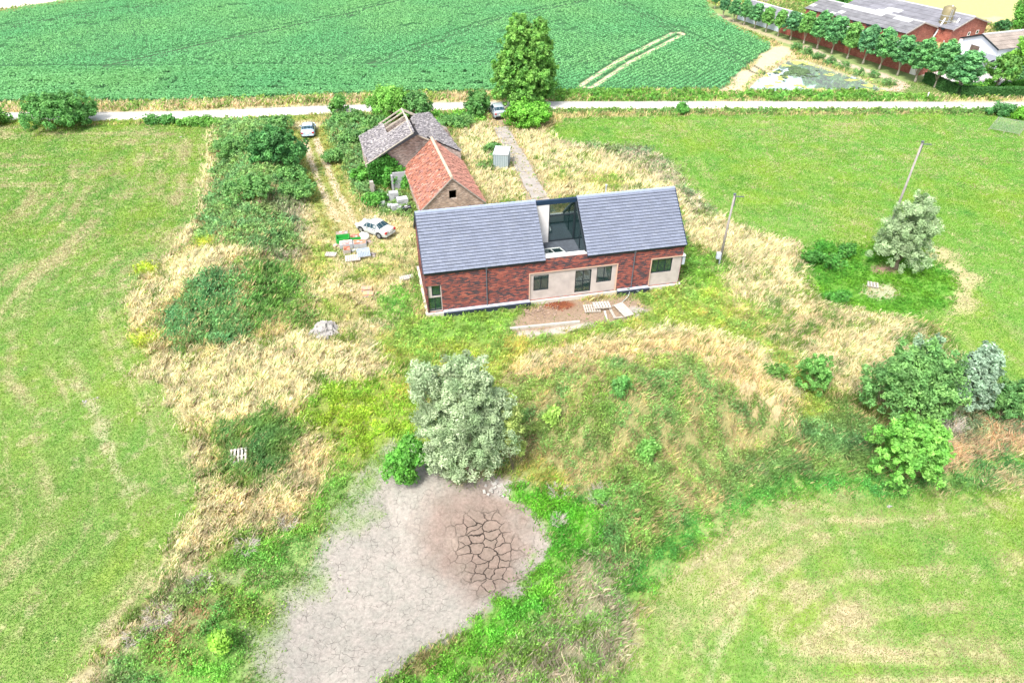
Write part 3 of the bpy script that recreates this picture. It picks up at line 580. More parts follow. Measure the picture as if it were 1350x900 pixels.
def leaves(P, Nn, size, aspect=.5, flat=.55):
    n = len(P); r = RNG.normal(0, 1, (n, 3)); r /= np.linalg.norm(r, axis=1, keepdims=True)+1e-9
    nn = Nn*flat+r*(1-flat*.5); nn /= np.linalg.norm(nn, axis=1, keepdims=True)+1e-9
    t = np.cross(nn, RNG.normal(0, 1, (n, 3))); t /= np.linalg.norm(t, axis=1, keepdims=True)+1e-9
    b = np.cross(nn, t); s = (np.asarray(size)*RNG.uniform(.6, 1.3, n))[:, None]
    V = np.stack([P-t*s, P+b*s*aspect, P+t*s, P-b*s*aspect], 1).reshape(-1, 3)
    return V, np.arange(n*4).reshape(n, 4)
# crop
def crop():
    th = R(49.5); ex, ey = math.cos(th), math.sin(th)      # the drills run this way
    P = W0(CROP_EDGE)
    a = np.arange(-60, 230, .40); bb = np.arange(-215, 160, .75)
    Aa, Bb = np.meshgrid(a, bb); Aa = Aa+RNG.normal(0, .07, Aa.shape); Bb = Bb+RNG.normal(0, .05, Bb.shape)+(fbm(Aa/30, Bb/30, 120, 2)-.5)*1.2
    X = (Aa*ex+Bb*ey).ravel(); Y = (Aa*ey-Bb*ex).ravel()
    k = (poly_sd(X, Y, P, 2) > .2) & (np.abs(X) < Y*.66+14) & (Y < 172); X, Y = X[k], Y[k]
    sd = poly_sd(X, Y, P, 3)
    head = (Y < 100.5+(X+77)*.02) & (X < 8)         # headland: drills run along the road
    keep = np.ones(len(X), bool)
    hx = RNG.uniform(-140, 12, 40000); nrow = RNG.integers(0, 22, 40000); hy = 90+nrow*.75+RNG.normal(0, .06, 40000)+(hx+77)*.02; 
    hk = (hy < 106.6+(hx+77)*.024) & (hx < 7+0*hx) & (poly_sd(hx, hy, P, 2) > .2) & (RNG.random(40000) < .8)
    hk &= hy < 107.2
    keep &= ~((Y < 107.2) & (X < 7))
    X = np.concatenate([X[keep], hx[hk]]); Y = np.concatenate([Y[keep], hy[hk]])
    bare = np.zeros(len(X), bool)
    def wheel(pts, gap=.9, w=.36, prob=.95, patch=0):
        L_ = W0(pts); 
        d = line_d(X, Y, L_); nonlocal_b = (np.abs(d-gap) < w) & (RNG.random(len(X)) < prob)
        if patch: nonlocal_b |= (np.abs(d-gap) < w*2.2) & (fbm(X/3, Y/3, 130, 3) > .52)
        return nonlocal_b
    for q in ([(143, 88), (300, 53), (450, 22), (560, -8)], [(491, 86), (650, 28), (772, 2), (830, -14)], [(-40, 43), (0, 37), (135, 17), (270, -1)]): bare |= wheel(q)
    bare |= wheel([(775, 113), (825, 80), (893, 45)], .9, .42, 1, 0); bare |= wheel([(815, 4), (895, 43), (960, 72), (1000, 95)], .8, .3, .95)
    bare |= wheel([(-200, 92), (0, 90), (143, 91), (350, 87), (570, 87), (810, 80)], 0, .28, .8); bare |= wheel([(174, 0), (182, 40), (190, 66)], .7, .2, .6)
    bare |= wheel([(-200, 124), (0, 121), (300, 118), (560, 113)], 0, .25, .6)
    for q in ([(143, 91), (143.5, 91.2)], [(493, 86), (494, 86)]): bare |= line_d(X, Y, W0(q)) < .8
    bare |= fbm(X/2.2, Y/2.2, 133, 4) > .73
    X, Y = X[~bare], Y[~bare]; n = len(X); vig = .8+.45*fbm(X/7, Y/7, 135, 3)
    k = 8; XX = np.repeat(X, k)+RNG.normal(0, .13, n*k); YY = np.repeat(Y, k)+RNG.normal(0, .13, n*k); vg = np.repeat(vig, k)
    r2 = ((XX-np.repeat(X, k))**2+(YY-np.repeat(Y, k))**2); ZZ = .08+np.clip(.42-1.6*r2, .1, .5)*vg*RNG.uniform(.75, 1.05, n*k)
    V, Fq = leaves(np.stack([XX, YY, ZZ], 1), np.tile((0, 0, 1.), (n*k, 1)), .125*vg, .75, .8)
    hue = np.repeat(fbm(X/11, Y/11, 137, 3), k)[:, None]; c1 = np.array((.16, .45, .19)); c2 = np.array((.22, .49, .19))
    col = (c1+(c2-c1)*np.clip(hue*2-.5, 0, 1))*RNG.uniform(.86, 1.14, (n*k, 1))
    tag(arr_mesh('crop_plants', V, Fq, np.repeat(col, 4, 0), M_LEAFY), 'rows of dark green crop plants filling the far field', 'crop', kind='stuff'); print('CROP', n)
# ------------------------------------------------------------------ trees and bushes
M_BARK = simple('bark', (.20, .16, .12), .9, .3, 4, bump=.5); M_BARKP = simple('pale_bark', (.36, .32, .26), .9, .3, 4, bump=.5)
M_LEAF = vcol('tree_leaves', .6, 0, transl=.38, spec=.35)
def cloud(lobes, n, leaf, cols, aspect=.5, seed=0, clump=.34, droop=0, squash=1., ncl=None, fill=.25):
    """lobes: (x,y,z,rx,ry,rz); clumps sit near the skin of the lobes, leaves in each clump."""
    rg = np.random.default_rng(seed+500); vol = np.array([l[3]*l[4]+l[5]*l[3] for l in lobes]); vol = vol/vol.sum()
    if ncl is None: ncl = max(40, int(n/(95 if aspect < .32 and n > 30000 else 50)))
    li = rg.choice(len(lobes), ncl, p=vol); L = np.array(lobes, float)[li]
    d = rg.normal(0, 1, (ncl, 3)); d /= np.linalg.norm(d, axis=1, keepdims=True); d[:, 2] = np.where(d[:, 2] < -.6, -d[:, 2], d[:, 2])
    rad = np.where(rg.random(ncl) < fill, rg.uniform(.3, .8, ncl), rg.uniform(.78, 1.06, ncl))[:, None]
    bump_ = 1+.42*(rg.random((ncl, 1))**1.5-.35)
    C = L[:, :3]+d*L[:, 3:6]*rad*bump_; rc = clump*rg.uniform(.55, 1.3, ncl); tone = rg.uniform(.74, 1.28, ncl); hue = rg.random(ncl)
    ci = rg.integers(0, ncl, n); q = rg.normal(0, 1, (n, 3)); q /= np.linalg.norm(q, axis=1, keepdims=True); q *= (rg.random((n, 1))**.45)
    P = C[ci]+q*rc[ci][:, None]*np.array((1, 1, squash)); P[:, 2] -= droop*rg.random(n)**2*rc[ci]
    Nn = d[ci]*.5+q*.5+np.array((0, 0, .35))
    V, Fq = leaves(P, Nn, leaf, aspect, .75)
    ca, cb = np.array(cols[0]), np.array(cols[1]); col = 1.25*(ca+(cb-ca)*hue[ci][:, None])*(tone[ci]*rg.uniform(.72, 1.3, n))[:, None]
    return V, Fq, np.repeat(col, 4, 0)
def trunkmesh(h, r, limbs, seed, lean=(0, 0)):
    rg = random.Random(seed); mb = MB(); pts = []; x = y = 0
    for i in range(6):
        t = i/5; pts.append((x, y, h*t-.15*(i == 0))); x += lean[0]/5+rg.uniform(-.04, .04)*h/4; y += lean[1]/5+rg.uniform(-.04, .04)*h/4
    mb.tube(pts, [r*(1.35-.25*i if i < 2 else 1.05-.17*i) for i in range(6)], 8)
    for lx, ly, lz, z0 in limbs:
        b0 = Vector(pts[min(4, int(z0/h*5))]); e = Vector((lx, ly, lz)); mid = b0.lerp(e, .5)+Vector((0, 0, -.08*h/4))
        mb.tube([b0, mid, e], [r*.45, r*.28, r*.07], 5)
    return mb
def tree(name, base, lobes, n, leaf, cols, label, cat, trunk_h=0, trunk_r=.15, group=None, aspect=.5, seed=0, clump=.34, bark=None, droop=0, foliage='crown', stem='trunk', fill=.25, lean=(0, 0), squash=1.):
    o = empty(name, base, 0, label, cat, group)
    V, Fq, cc = cloud(lobes, n, leaf, cols, aspect, seed, clump, droop, squash, fill=fill)
    arr_mesh(foliage, V, Fq, cc, M_LEAF, o)
    rg = random.Random(seed); limbs = []
    for i in range(7 if trunk_h > 1 else 5):
        l = lobes[i % len(lobes)]; a = rg.uniform(0, 6.28); limbs.append((l[0]+math.cos(a)*l[3]*.6, l[1]+math.sin(a)*l[4]*.6, l[2]+rg.uniform(-.2, .5)*l[5], trunk_h*rg.uniform(.4, .8)))
    trunkmesh(max(trunk_h, .5), trunk_r, limbs, seed, lean).build(stem, bark or M_BARK, o, smooth=True)
    return o
def box_tree(name, bpx, bpy_, x0, x1, ytop, ybot, *a, dx=0, lob=None, **k):
    """a tree standing at ground pixel (bpx,bpy_) whose crown fills columns x0..x1 and rows ytop..ybot of the photo"""
    b = g3(bpx, bpy_); s = CF/(b.y*math.cos(CT)+(CH-b.z)*math.sin(CT)); zt = top_z(b.y, ytop)-b.z; zb = max(0.0, top_z(b.y, ybot)-b.z)
    wr = (x1-x0)/2/s; cxm = ((x0+x1)/2-bpx)/s
    # the visible top of a rounded crown is its shoulder, a little behind the trunk line
    cz = (zt+zb)/2; rz = (zt-zb)/2
    if lob is None: lob = [(0, 0, 0, 1, 1, 1)]
    L = [(cxm+l[0]*wr, l[1]*wr, cz+l[2]*rz, wr*l[3], wr*l[4], rz*l[5]) for l in lob]
    return tree(name, b, L, *a, **k), b, wr, zt
# the great silver willow at the edge of the mud
WL = [(-.5, .1, .2, .38, .42, .5), (.02, 0, .3, .46, .5, .6), (.34, 0, -.25, .56, .55, .5), (-.38, -.05, -.3, .52, .55, .5), (0, 0, -.6, .68, .6, .38), (-.72, 0, .58, .2, .26, .3), (-.5, 0, .72, .16, .2, .2), (.12, 0, .82, .22, .26, .2), (.36, .1, .62, .2, .26, .3), (.62, .1, .05, .28, .35, .42), (-.2, .1, .62, .16, .3, .3)]
SIL = ((.20, .29, .145), (.40, .48, .30))
box_tree('willow_tree', 622, 622, 549, 680, 474, 636, 76000, .105, SIL, 'broad silver green willow at the edge of the dried mud', 'tree', trunk_h=2.0, trunk_r=.22, lob=WL, aspect=.3, seed=1, clump=.34, droop=.3)
box_tree('shrub', 676, 618, 655, 694, 538, 615, 3600, .12, ((.26, .36, .09), (.42, .48, .16)), 'loose yellowish shrub leaning against the right side of the big silver willow', 'shrub', trunk_r=.06, foliage='foliage', stem='stems', seed=2, aspect=.35, clump=.3, lob=[(0, 0, 0, .8, .8, 1), (-.3, 0, .3, .5, .6, .5)])
box_tree('shrub', 540, 636, 511, 570, 582, 646, 6500, .12, ((.07, .24, .03), (.13, .34, .05)), 'dense bright green shrub left of the silver willow on the mud', 'shrub', trunk_r=.06, foliage='foliage', stem='stems', seed=3, clump=.3, lob=[(-.3, 0, -.25, .65, .7, .6), (.35, .1, .1, .6, .7, .8), (.1, 0, .4, .4, .4, .5)])
RW = [(0, 0, -.5, .82, .8, .42), (-.2, 0, -.1, .66, .7, .45), (.2, 0, -.15, .66, .7, .5), (.0, 0, .25, .56, .58, .5), (.08, 0, .62, .32, .36, .34), (-.28, 0, .2, .4, .4, .45), (.38, 0, .25, .34, .34, .4)]
box_tree('willow_tree', 1180, 354, 1139, 1220, 254, 360, 40000, .11, ((.20, .30, .14), (.38, .48, .28)), 'cone shaped silver green willow in the green hollow by the right meadow', 'tree', trunk_h=1.5, trunk_r=.2, lob=RW, aspect=.28, seed=4, clump=.32, droop=.4)
BL = [(-.1, 0, -.2, .9, .8, .75), (.25, 0, .2, .6, .6, .7), (-.3, 0, .35, .5, .5, .55), (.55, 0, -.35, .4, .5, .5)]
bushes = [
 (1184, 548, 1126, 1244, 462, 556, 26000, .12, ((.10, .24, .07), (.2, .38, .11)), 'largest dark green bush of the clump on the right, with silver shoots at its top', BL, .45),
 (1262, 538, 1229, 1297, 452, 542, 17000, .11, ((.17, .27, .17), (.30, .41, .30)), 'silvery blue green bush beside the largest bush on the right', RW, .36),
 (1322, 550, 1296, 1348, 508, 555, 8000, .11, ((.08, .21, .06), (.15, .3, .09)), 'small round green bush near the right edge among dry grass', [(0, 0, 0, 1, .9, 1)], .3),
 (1186, 628, 1141, 1228, 554, 638, 17000, .125, ((.11, .31, .05), (.2, .42, .08)), 'bright green bush in front of the largest dark one, above the lower right meadow', [(0, 0, -.2, .95, .9, .8), (-.4, 0, .35, .5, .5, .5), (.35, 0, .1, .6, .6, .7)], .36),
 (1065, 516, 1044, 1088, 474, 520, 5000, .1, ((.11, .29, .06), (.19, .4, .1)), 'small fresh green bush alone on the right shoulder of the bank', [(0, 0, 0, .9, .9, 1)], .26)]
for i, (a, b_, x0, x1, yt, yb, n, lf, cl_, lab, lb, cp) in enumerate(bushes):
    box_tree('bush', a, b_, x0, x1, yt, yb, n, lf, cl_, lab, 'bush', trunk_r=.07, foliage='foliage', stem='stems', lob=lb, seed=10+i, clump=cp*.75, aspect=.42)
box_tree('bush', 1194, 520, 1172, 1218, 448, 500, 2600, .13, ((.19, .3, .18), (.3, .42, .28)), 'silver grey shoots rising out of the back of the largest bush', 'bush', trunk_r=.04, foliage='foliage', stem='stems', lob=[(-.6, 0, .2, .3, .3, .8), (.3, 0, .3, .35, .3, .8)], seed=19, clump=.28, aspect=.3)
# small plants on and around the bank
for i, (a, b_, w_, h_, cl_, lab) in enumerate([
 (818, 524, 13, 20, ((.09, .25, .06), (.15, .33, .08)), 'small dark weed clump near the top of the bank'), (853, 606, 16, 16, ((.12, .29, .06), (.18, .36, .08)), 'low weed clump halfway down the bank'),
 (727, 562, 9, 18, ((.24, .4, .07), (.3, .45, .1)), 'slim yellow green sapling on the left of the bank'), (1016, 500, 20, 14, ((.10, .24, .05), (.16, .3, .07)), 'dark weed clump left of the small fresh green bush'),
 (1068, 350, 14, 13, ((.05, .18, .03), (.09, .25, .05)), 'left dark green shrub at the rim of the hollow'), (1095, 356, 17, 18, ((.05, .19, .03), (.1, .27, .05)), 'middle dark green shrub at the rim of the hollow'), (1115, 340, 12, 14, ((.06, .2, .04), (.1, .27, .05)), 'right dark green shrub at the rim of the hollow'), (1103, 398, 17, 9, ((.06, .22, .03), (.1, .3, .05)), 'lowest dark green shrub in the hollow'),
 (612, 492, 14, 16, ((.12, .33, .04), (.2, .4, .06)), 'green shrub showing behind the crown of the silver willow'), (296, 858, 11, 16, ((.2, .42, .04), (.28, .48, .07)), 'yellow green clump on the lower left bank'), (790, 665, 12, 14, ((.10, .26, .05), (.17, .34, .07)), 'tall weed clump above the lush strip beside the mud')]):
    box_tree('weed_clump', a, b_, a-w_, a+w_, b_-h_*1.4, b_+2, 900, .11, cl_, lab, 'weed clump', trunk_r=.03, foliage='foliage', stem='stems', seed=30+i, clump=.24, lob=[(-.3, 0, -.1, .6, .7, .7), (.3, 0, .1, .6, .6, .8)])
# by the road
TP = [(-.3, 0, -.4, .62, .6, .5), (.36, 0, -.38, .58, .6, .5), (-.2, 0, .02, .5, .52, .5), (.38, 0, 0, .46, .5, .48), (-.16, 0, .4, .36, .42, .4), (.40, 0, .32, .32, .38, .42), (-.16, 0, .74, .22, .26, .28), (.42, 0, .62, .21, .26, .3), (.1, 0, -.75, .7, .6, .24)]
box_tree('tree', 690, 139, 646, 734, 20, 136, 62000, .19, ((.09, .25, .045), (.19, .38, .075)), 'tall twin topped tree standing beside the road behind the new house', 'tree', trunk_h=3, trunk_r=.35, lob=TP, seed=40, clump=.4, aspect=.55)
road_b = [
 (87, 165, 38, 134, 124, 168, 13000, ((.07, .21, .05), (.12, .29, .07)), 'wide dark bush on the near side of the road at the far left', BL), (-6, 164, -28, 11, 143, 166, 3000, ((.1, .27, .05), (.16, .34, .07)), 'bush cut by the left edge of the picture beside the road', [(0, 0, 0, 1, 1, 1)]),
 (514, 157, 488, 542, 116, 160, 9500, ((.13, .32, .05), (.2, .42, .08)), 'light green round tree just behind the ruined grey roof', [(0, 0, 0, .95, .9, .9), (.2, 0, .3, .6, .6, .7)]), (550, 158, 532, 568, 126, 160, 4500, ((.08, .22, .06), (.14, .3, .09)), 'darker bush right of the light green round tree', [(0, 0, 0, 1, 1, 1)]),
 (632, 151, 614, 646, 121, 152, 3800, ((.07, .21, .05), (.12, .28, .07)), 'dark bush left of the parked car by the road', [(.1, 0, 0, .8, .9, 1), (-.5, 0, -.4, .5, .6, .6)]), (695, 166, 668, 723, 137, 170, 11000, ((.11, .32, .03), (.19, .42, .06)), 'broad bright green bush in front of the twin topped tree', [(-.2, 0, -.05, .8, .8, .95), (.4, 0, 0, .6, .7, .85)]),
 (899, 150, 893, 905, 137, 151, 700, ((.07, .24, .04), (.11, .3, .06)), 'tiny round bush on the near verge of the road', [(0, 0, 0, 1, 1, 1)]), (449, 148, 438, 458, 130, 150, 1500, ((.09, .25, .05), (.14, .3, .07)), 'small bush on the verge above the silver blue car', [(0, 0, 0, 1, 1, 1)]),
 (213, 163, 192, 232, 154, 164, 1800, ((.06, .2, .04), (.1, .26, .06)), 'low dark bramble strip on the near verge at the left', [(-.5, 0, 0, .5, .3, 1), (.4, 0, -.1, .6, .3, .8)]), (262, 165, 235, 290, 156, 166, 2000, ((.12, .3, .05), (.17, .36, .07)), 'low green bramble strip joining the overgrown mound', [(-.4, 0, 0, .6, .3, 1), (.4, 0, 0, .6, .3, 1)]),
 (1316, 152, 1300, 1334, 139, 155, 1600, ((.06, .2, .06), (.1, .26, .08)), 'dark bramble clump on the verge at the far right', [(0, 0, 0, 1, .5, 1)]), (1345, 156, 1332, 1360, 143, 158, 1600, ((.12, .32, .03), (.16, .38, .05)), 'bright green bramble clump on the verge at the right edge', [(0, 0, 0, 1, .6, 1)])]
for i, (a, b_, x0, x1, yt, yb, n, cl_, lab, lb) in enumerate(road_b):
    box_tree('bush', a, b_, x0, x1, yt, yb, int(n*1.5), .16, cl_, lab, 'bush', trunk_r=.08, foliage='foliage', stem='stems', lob=lb, seed=50+i, clump=.42)
box_tree('bush', 366, 214, 334, 406, 172, 222, 10000, .18, ((.05, .17, .05), (.10, .27, .07)), 'dark elder bush growing on top of the left mound', 'bush', trunk_r=.08, foliage='foliage', stem='stems', lob=[(-.15, 0, .15, .75, .8, .85), (.45, 0, -.3, .55, .6, .6), (-.6, 0, -.5, .4, .5, .4)], seed=70, clump=.4)
for i, (a, b_, w_, h_, lab) in enumerate([(395, 262, 24, 16, 'bramble thicket below the dark elder bush'), (330, 262, 30, 20, 'wide bramble thicket on the left flank of the mound'), (385, 240, 20, 14, 'bramble hump between the elder bush and the dirt lane'), (440, 215, 14, 12, 'nettle patch beside the dirt lane'), (470, 190, 18, 14, 'bramble hump left of the ruined roof'), (310, 205, 24, 18, 'bramble hump at the upper left of the mound'), (360, 170, 26, 10, 'bramble hump nearest the road on the mound'), (460, 162, 22, 10, 'green thicket between lane and road'), (495, 170, 16, 12, 'green thicket under the light green round tree'), (600, 166, 26, 9, 'low green hedge behind the ruined roof'), (650, 200, 10, 8, 'low nettles left of the concrete driveway')]):
    box_tree('bramble', a, b_, a-w_, a+w_, b_-h_*1.3, b_+2, int(w_*170), .14, ((.085, .22, .06), (.17, .33, .09)), lab, 'bramble', trunk_r=.03, foliage='foliage', stem='stems', seed=80+i, clump=.36, lob=[(-.4, 0, -.1, .6, .8, .8), (.35, .1, .1, .6, .7, .8)])
# avenue: four kinds of crown, every tree an individual
AV = [(942, 12), (953, 24), (966.5, 29.5), (980.5, 33.5), (994.5, 38), (1009.5, 43), (1025.5, 48.5), (1042, 53), (1059, 58.8), (1077, 65), (1096, 71.5), (1116.5, 78), (1137, 85), (1158.7, 92), (1182.8, 100), (1206, 108.4), (1232, 116), (1261, 125.5)]
protos = []
def av_proto(i):
    lb = [[(0, 0, 3.4, 1.1, 1.1, 1.8), (.1, 0, 4.7, .75, .75, 1.1), (-.3, .2, 2.7, .85, .9, .9)], [(0, 0, 3.3, 1.15, 1.1, 1.7), (-.15, 0, 4.6, .8, .75, 1.1), (.35, 0, 2.8, .8, .9, .9)], [(-.1, 0, 3.5, 1.0, 1.05, 1.8), (.2, 0, 4.5, .65, .7, 1.2), (.1, 0, 2.7, .95, .9, .8)], [(.1, 0, 3.3, 1.1, 1.1, 1.7), (-.25, 0, 4.2, .75, .8, 1.1), (.2, 0, 4.7, .6, .6, 1.)]][i]
    cl_ = [((.075, .23, .09), (.14, .33, .12)), ((.08, .24, .085), (.15, .35, .11)), ((.12, .29, .07), (.19, .39, .1)), ((.07, .21, .095), (.13, .31, .12))][i]
    return tree('avenue_tree', (0, 0, 0), [(x, y, z, p*1.1, q*1.1, r*1.03) for x, y, z, p, q, r in lb], 13000, .155, cl_, 'x', 'tree', trunk_h=2.0, trunk_r=.13, seed=100+i, clump=.3, bark=M_BARKP, group='avenue trees in a row beside the pond', aspect=.55)
for i in range(4): protos.append(av_proto(i))
ords = ['first', 'second', 'third', 'fourth', 'fifth', 'sixth', 'seventh', 'eighth', 'ninth', 'tenth', 'eleventh', 'twelfth', 'thirteenth', 'fourteenth', 'fifteenth', 'sixteenth', 'seventeenth', 'eighteenth']
kinds = [0, 3, 0, 1, 0, 2, 2, 3, 2, 1, 0, 2, 3, 1, 0, 1, 1, 0]; used = set()
for i, (a, b_) in enumerate(AV):
    k = kinds[i]; o = protos[k] if k not in used else copy_tree(protos[k]); used.add(k)
    p = g3(a, b_); o.location = p; s = [14, 14, 17, 18, 19, 20, 19, 25, 24, 28, 28, 26, 29, 31, 32, 34, 38, 43][i]/(CF/(p.y*math.cos(CT)+CH*math.sin(CT)))/3.1
    ty = [-17, -7, -3, 0, 4, 9, 12, 14, 14, 16, 20, 28, 31, 38, 46, 51, 54, 66][i]; o.scale = (s, s, (float(top_z(p.y, ty))-p.z)/6.05); o.rotation_euler.z = random.uniform(0, 6.28)
    o['label'] = 'avenue tree with pale trunk, %s from the far end of the row beside the pond' % ords[i]
box_tree('tree', 1312, 116, 1294, 1334, 76, 112, 4600, .2, ((.10, .26, .06), (.2, .38, .08)), 'leafy tree in the farm garden between the hedge and the white hall', 'tree', trunk_h=1.5, trunk_r=.12, seed=120, clump=.42)
box_tree('tree', 1325, 108, 1322, 1350, 52, 103, 5000, .2, ((.13, .33, .04), (.2, .42, .06)), 'yellow green tree in front of the brown roof of the white hall', 'tree', trunk_h=1.8, trunk_r=.12, seed=121, clump=.42)
box_tree('tree', 1352, 122, 1338, 1370, 80, 116, 4200, .2, ((.06, .2, .07), (.12, .28, .1)), 'dark tree cut by the right edge behind the hedge', 'tree', trunk_h=1.4, trunk_r=.12, seed=122, clump=.42)
b = g3(1352, 40); WE = [(0, 0, 3.6, 3.0, 3, 2.6), (-2.2, 0, 2.4, 1.5, 1.8, 2.2), (1.8, 0, 3., 2, 2, 2.6)]
tree('weeping_willow', (b.x+1.5, b.y+1, 0), WE, 11000, .3, ((.08, .25, .04), (.15, .36, .06)), 'large weeping willow at the upper right corner behind the white hall', 'tree', trunk_h=3, trunk_r=.3, seed=123, clump=.8, droop=1.6, aspect=.28)
box_tree('shrub', 1318, 42, 1311, 1328, 27, 43, 900, .22, ((.03, .12, .04), (.06, .17, .05)), 'dark shrub at the foot of the weeping willow', 'shrub', trunk_r=.05, foliage='foliage', stem='stems', seed=124, clump=.4)
for i, (a, b_, w_, h_, n_, lab) in enumerate([(1106, 3, 12, 16, 1800, 'round garden tree at the top edge between the long roofs'), (1128, -2, 9, 14, 1300, 'second garden tree at the top edge left of the back roof')]):
    box_tree('tree', a, b_, a-w_, a+w_, b_-h_, b_+2, n_, .26, ((.06, .2, .05), (.1, .27, .07)), lab, 'tree', trunk_h=1, trunk_r=.1, seed=126+i, clump=.5)
for i, (a, b_, w_, lab) in enumerate([(1288, 118, 9, 'low clipped shrub behind the hedge'), (1302, 113, 8, 'rounded shrub beside the garden lawn'), (1333, 117, 13, 'flat spreading shrub in the farm garden'), (1345, 112, 9, 'green shrub in the gravel garden at the right edge')]):
    box_tree('shrub', a, b_, a-w_, a+w_, b_-7, b_+2, 700, .17, ((.07, .25, .03), (.14, .36, .05)), lab, 'shrub', trunk_r=.03, foliage='foliage', stem='stems', seed=130+i, clump=.3)
box_tree('shrub', 1296, 124, 1288, 1306, 117, 124, 500, .14, ((.4, .42, .04), (.5, .46, .05)), 'yellow flowering shrub just behind the hedge', 'shrub', trunk_r=.03, foliage='foliage', stem='stems', seed=136, clump=.25)
# hedge
hp = W([(1219, 108), (1240, 118), (1262, 127.5), (1300, 128.5), (1350, 128.5), (1420, 130)]); P = []; 
for i in range(len(hp)-1):
    a, b_ = hp[i], hp[i+1]; L_ = np.hypot(*(b_-a)); n = int(L_*1500); t = RNG.random(n); d = (b_-a)/L_; off = RNG.uniform(-.45, .45, n); z = RNG.uniform(0, 1.25, n)
    sh = RNG.random(n) < .5; off = np.where(sh, np.sign(off)*.45, off); z = np.where(sh, z, 1.25+RNG.normal(0, .05, n))
    P.append(np.stack([a[0]+d[0]*t*L_-d[1]*off, a[1]+d[1]*t*L_+d[0]*off, z], 1))
P = np.concatenate(P); V, Fq = leaves(P, np.tile((0, -.3, .6), (len(P), 1)), .1, .6); cc = np.array((.065, .19, .045))*RNG.uniform(.7, 1.35, (len(P), 1))
o = arr_mesh('hedge', V, Fq, np.repeat(cc, 4, 0), M_LEAF); tag(o, 'long clipped green hedge along the farm garden', 'hedge')
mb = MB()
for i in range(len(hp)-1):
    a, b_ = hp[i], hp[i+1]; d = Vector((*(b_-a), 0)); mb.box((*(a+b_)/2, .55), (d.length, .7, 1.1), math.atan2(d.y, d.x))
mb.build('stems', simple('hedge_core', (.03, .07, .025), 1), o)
# tall leafy hedgerow clumps along the pond bank
pc = W([(1047, 66), (1062, 72), (1078, 80), (1092, 86), (1110, 91), (1130, 100), (1150, 103), (1170, 113)])
for i, p in enumerate(pc):
    tree('reed_clump', (p[0], p[1], Tz(*p)), [(0, 0, .5, .95, .6, .6), (.5, .1, .4, .7, .5, .5)], 900 if i < 4 else 500, .15, ((.07, .2, .06), (.15, .28, .08)), 'green reed clump on the far pond bank, %s from the far end' % ords[i], 'reeds', trunk_r=.03, foliage='foliage', stem='stems', seed=140+i, clump=.3, aspect=.25, group='reed clumps on the far bank of the pond')
# brushwood
M_TWIG = simple('dead_twigs', (.42, .38, .33), .9, .2, 3)
def brush(px, py, r, n, label, h=.5, M=None):
    p = g3(px, py); mb = MB(); rg = random.Random(px)
    for i in range(n):
        a = rg.uniform(0, 6.28); q = rg.random()**.6*r; b0 = Vector((math.cos(a)*q*.5, math.sin(a)*q*.5, -.05)); a2 = a+rg.uniform(-.8, .8); e = b0+Vector((math.cos(a2)*r*.6, math.sin(a2)*r*.6, h*rg.uniform(.4, 1.1)))
        mb.tube([b0, b0.lerp(e, .5)+Vector((rg.uniform(-.1, .1), rg.uniform(-.1, .1), .08)), e], [.018, .014, .006], 3, cap=False)
        for k in range(2): f_ = b0.lerp(e, rg.uniform(.3, .8)); mb.tube([f_, f_+Vector((rg.uniform(-.3, .3), rg.uniform(-.3, .3), rg.uniform(0, .3)))], [.01, .004], 3, cap=False)
    o = mb.build('dead_brush', M or M_TWIG); o.location = p; tag(o, label, 'dead brush'); return o
for a in [(792, 660, .8, 70, 'bleached dead brush above the lush weeds right of the mud', .9), (735, 652, .7, 50, 'dead twigs at the top of the lush strip', .5), (210, 815, .9, 90, 'largest grey dead brush on the lower left bank', .5), (265, 772, .7, 60, 'grey dead brush above the largest one, lower left', .4), (325, 722, .8, 60, 'grey dead brush between the straw patch and the mud', .4), (380, 690, .7, 50, 'grey dead twigs at the upper end of the left mud bank', .4), (178, 842, .6, 40, 'grey dead twigs nearest the lower left field edge', .4), (735, 690, .5, 34, 'dead twigs lying in the lush strip beside the mud', .6), (1255, 565, .9, 90, 'reddish grey dead brush between the bushes on the right', .8), (1008, 3, .9, 60, 'bare brushwood heap at the top edge beyond the avenue', 1.0)]: brush(*a)
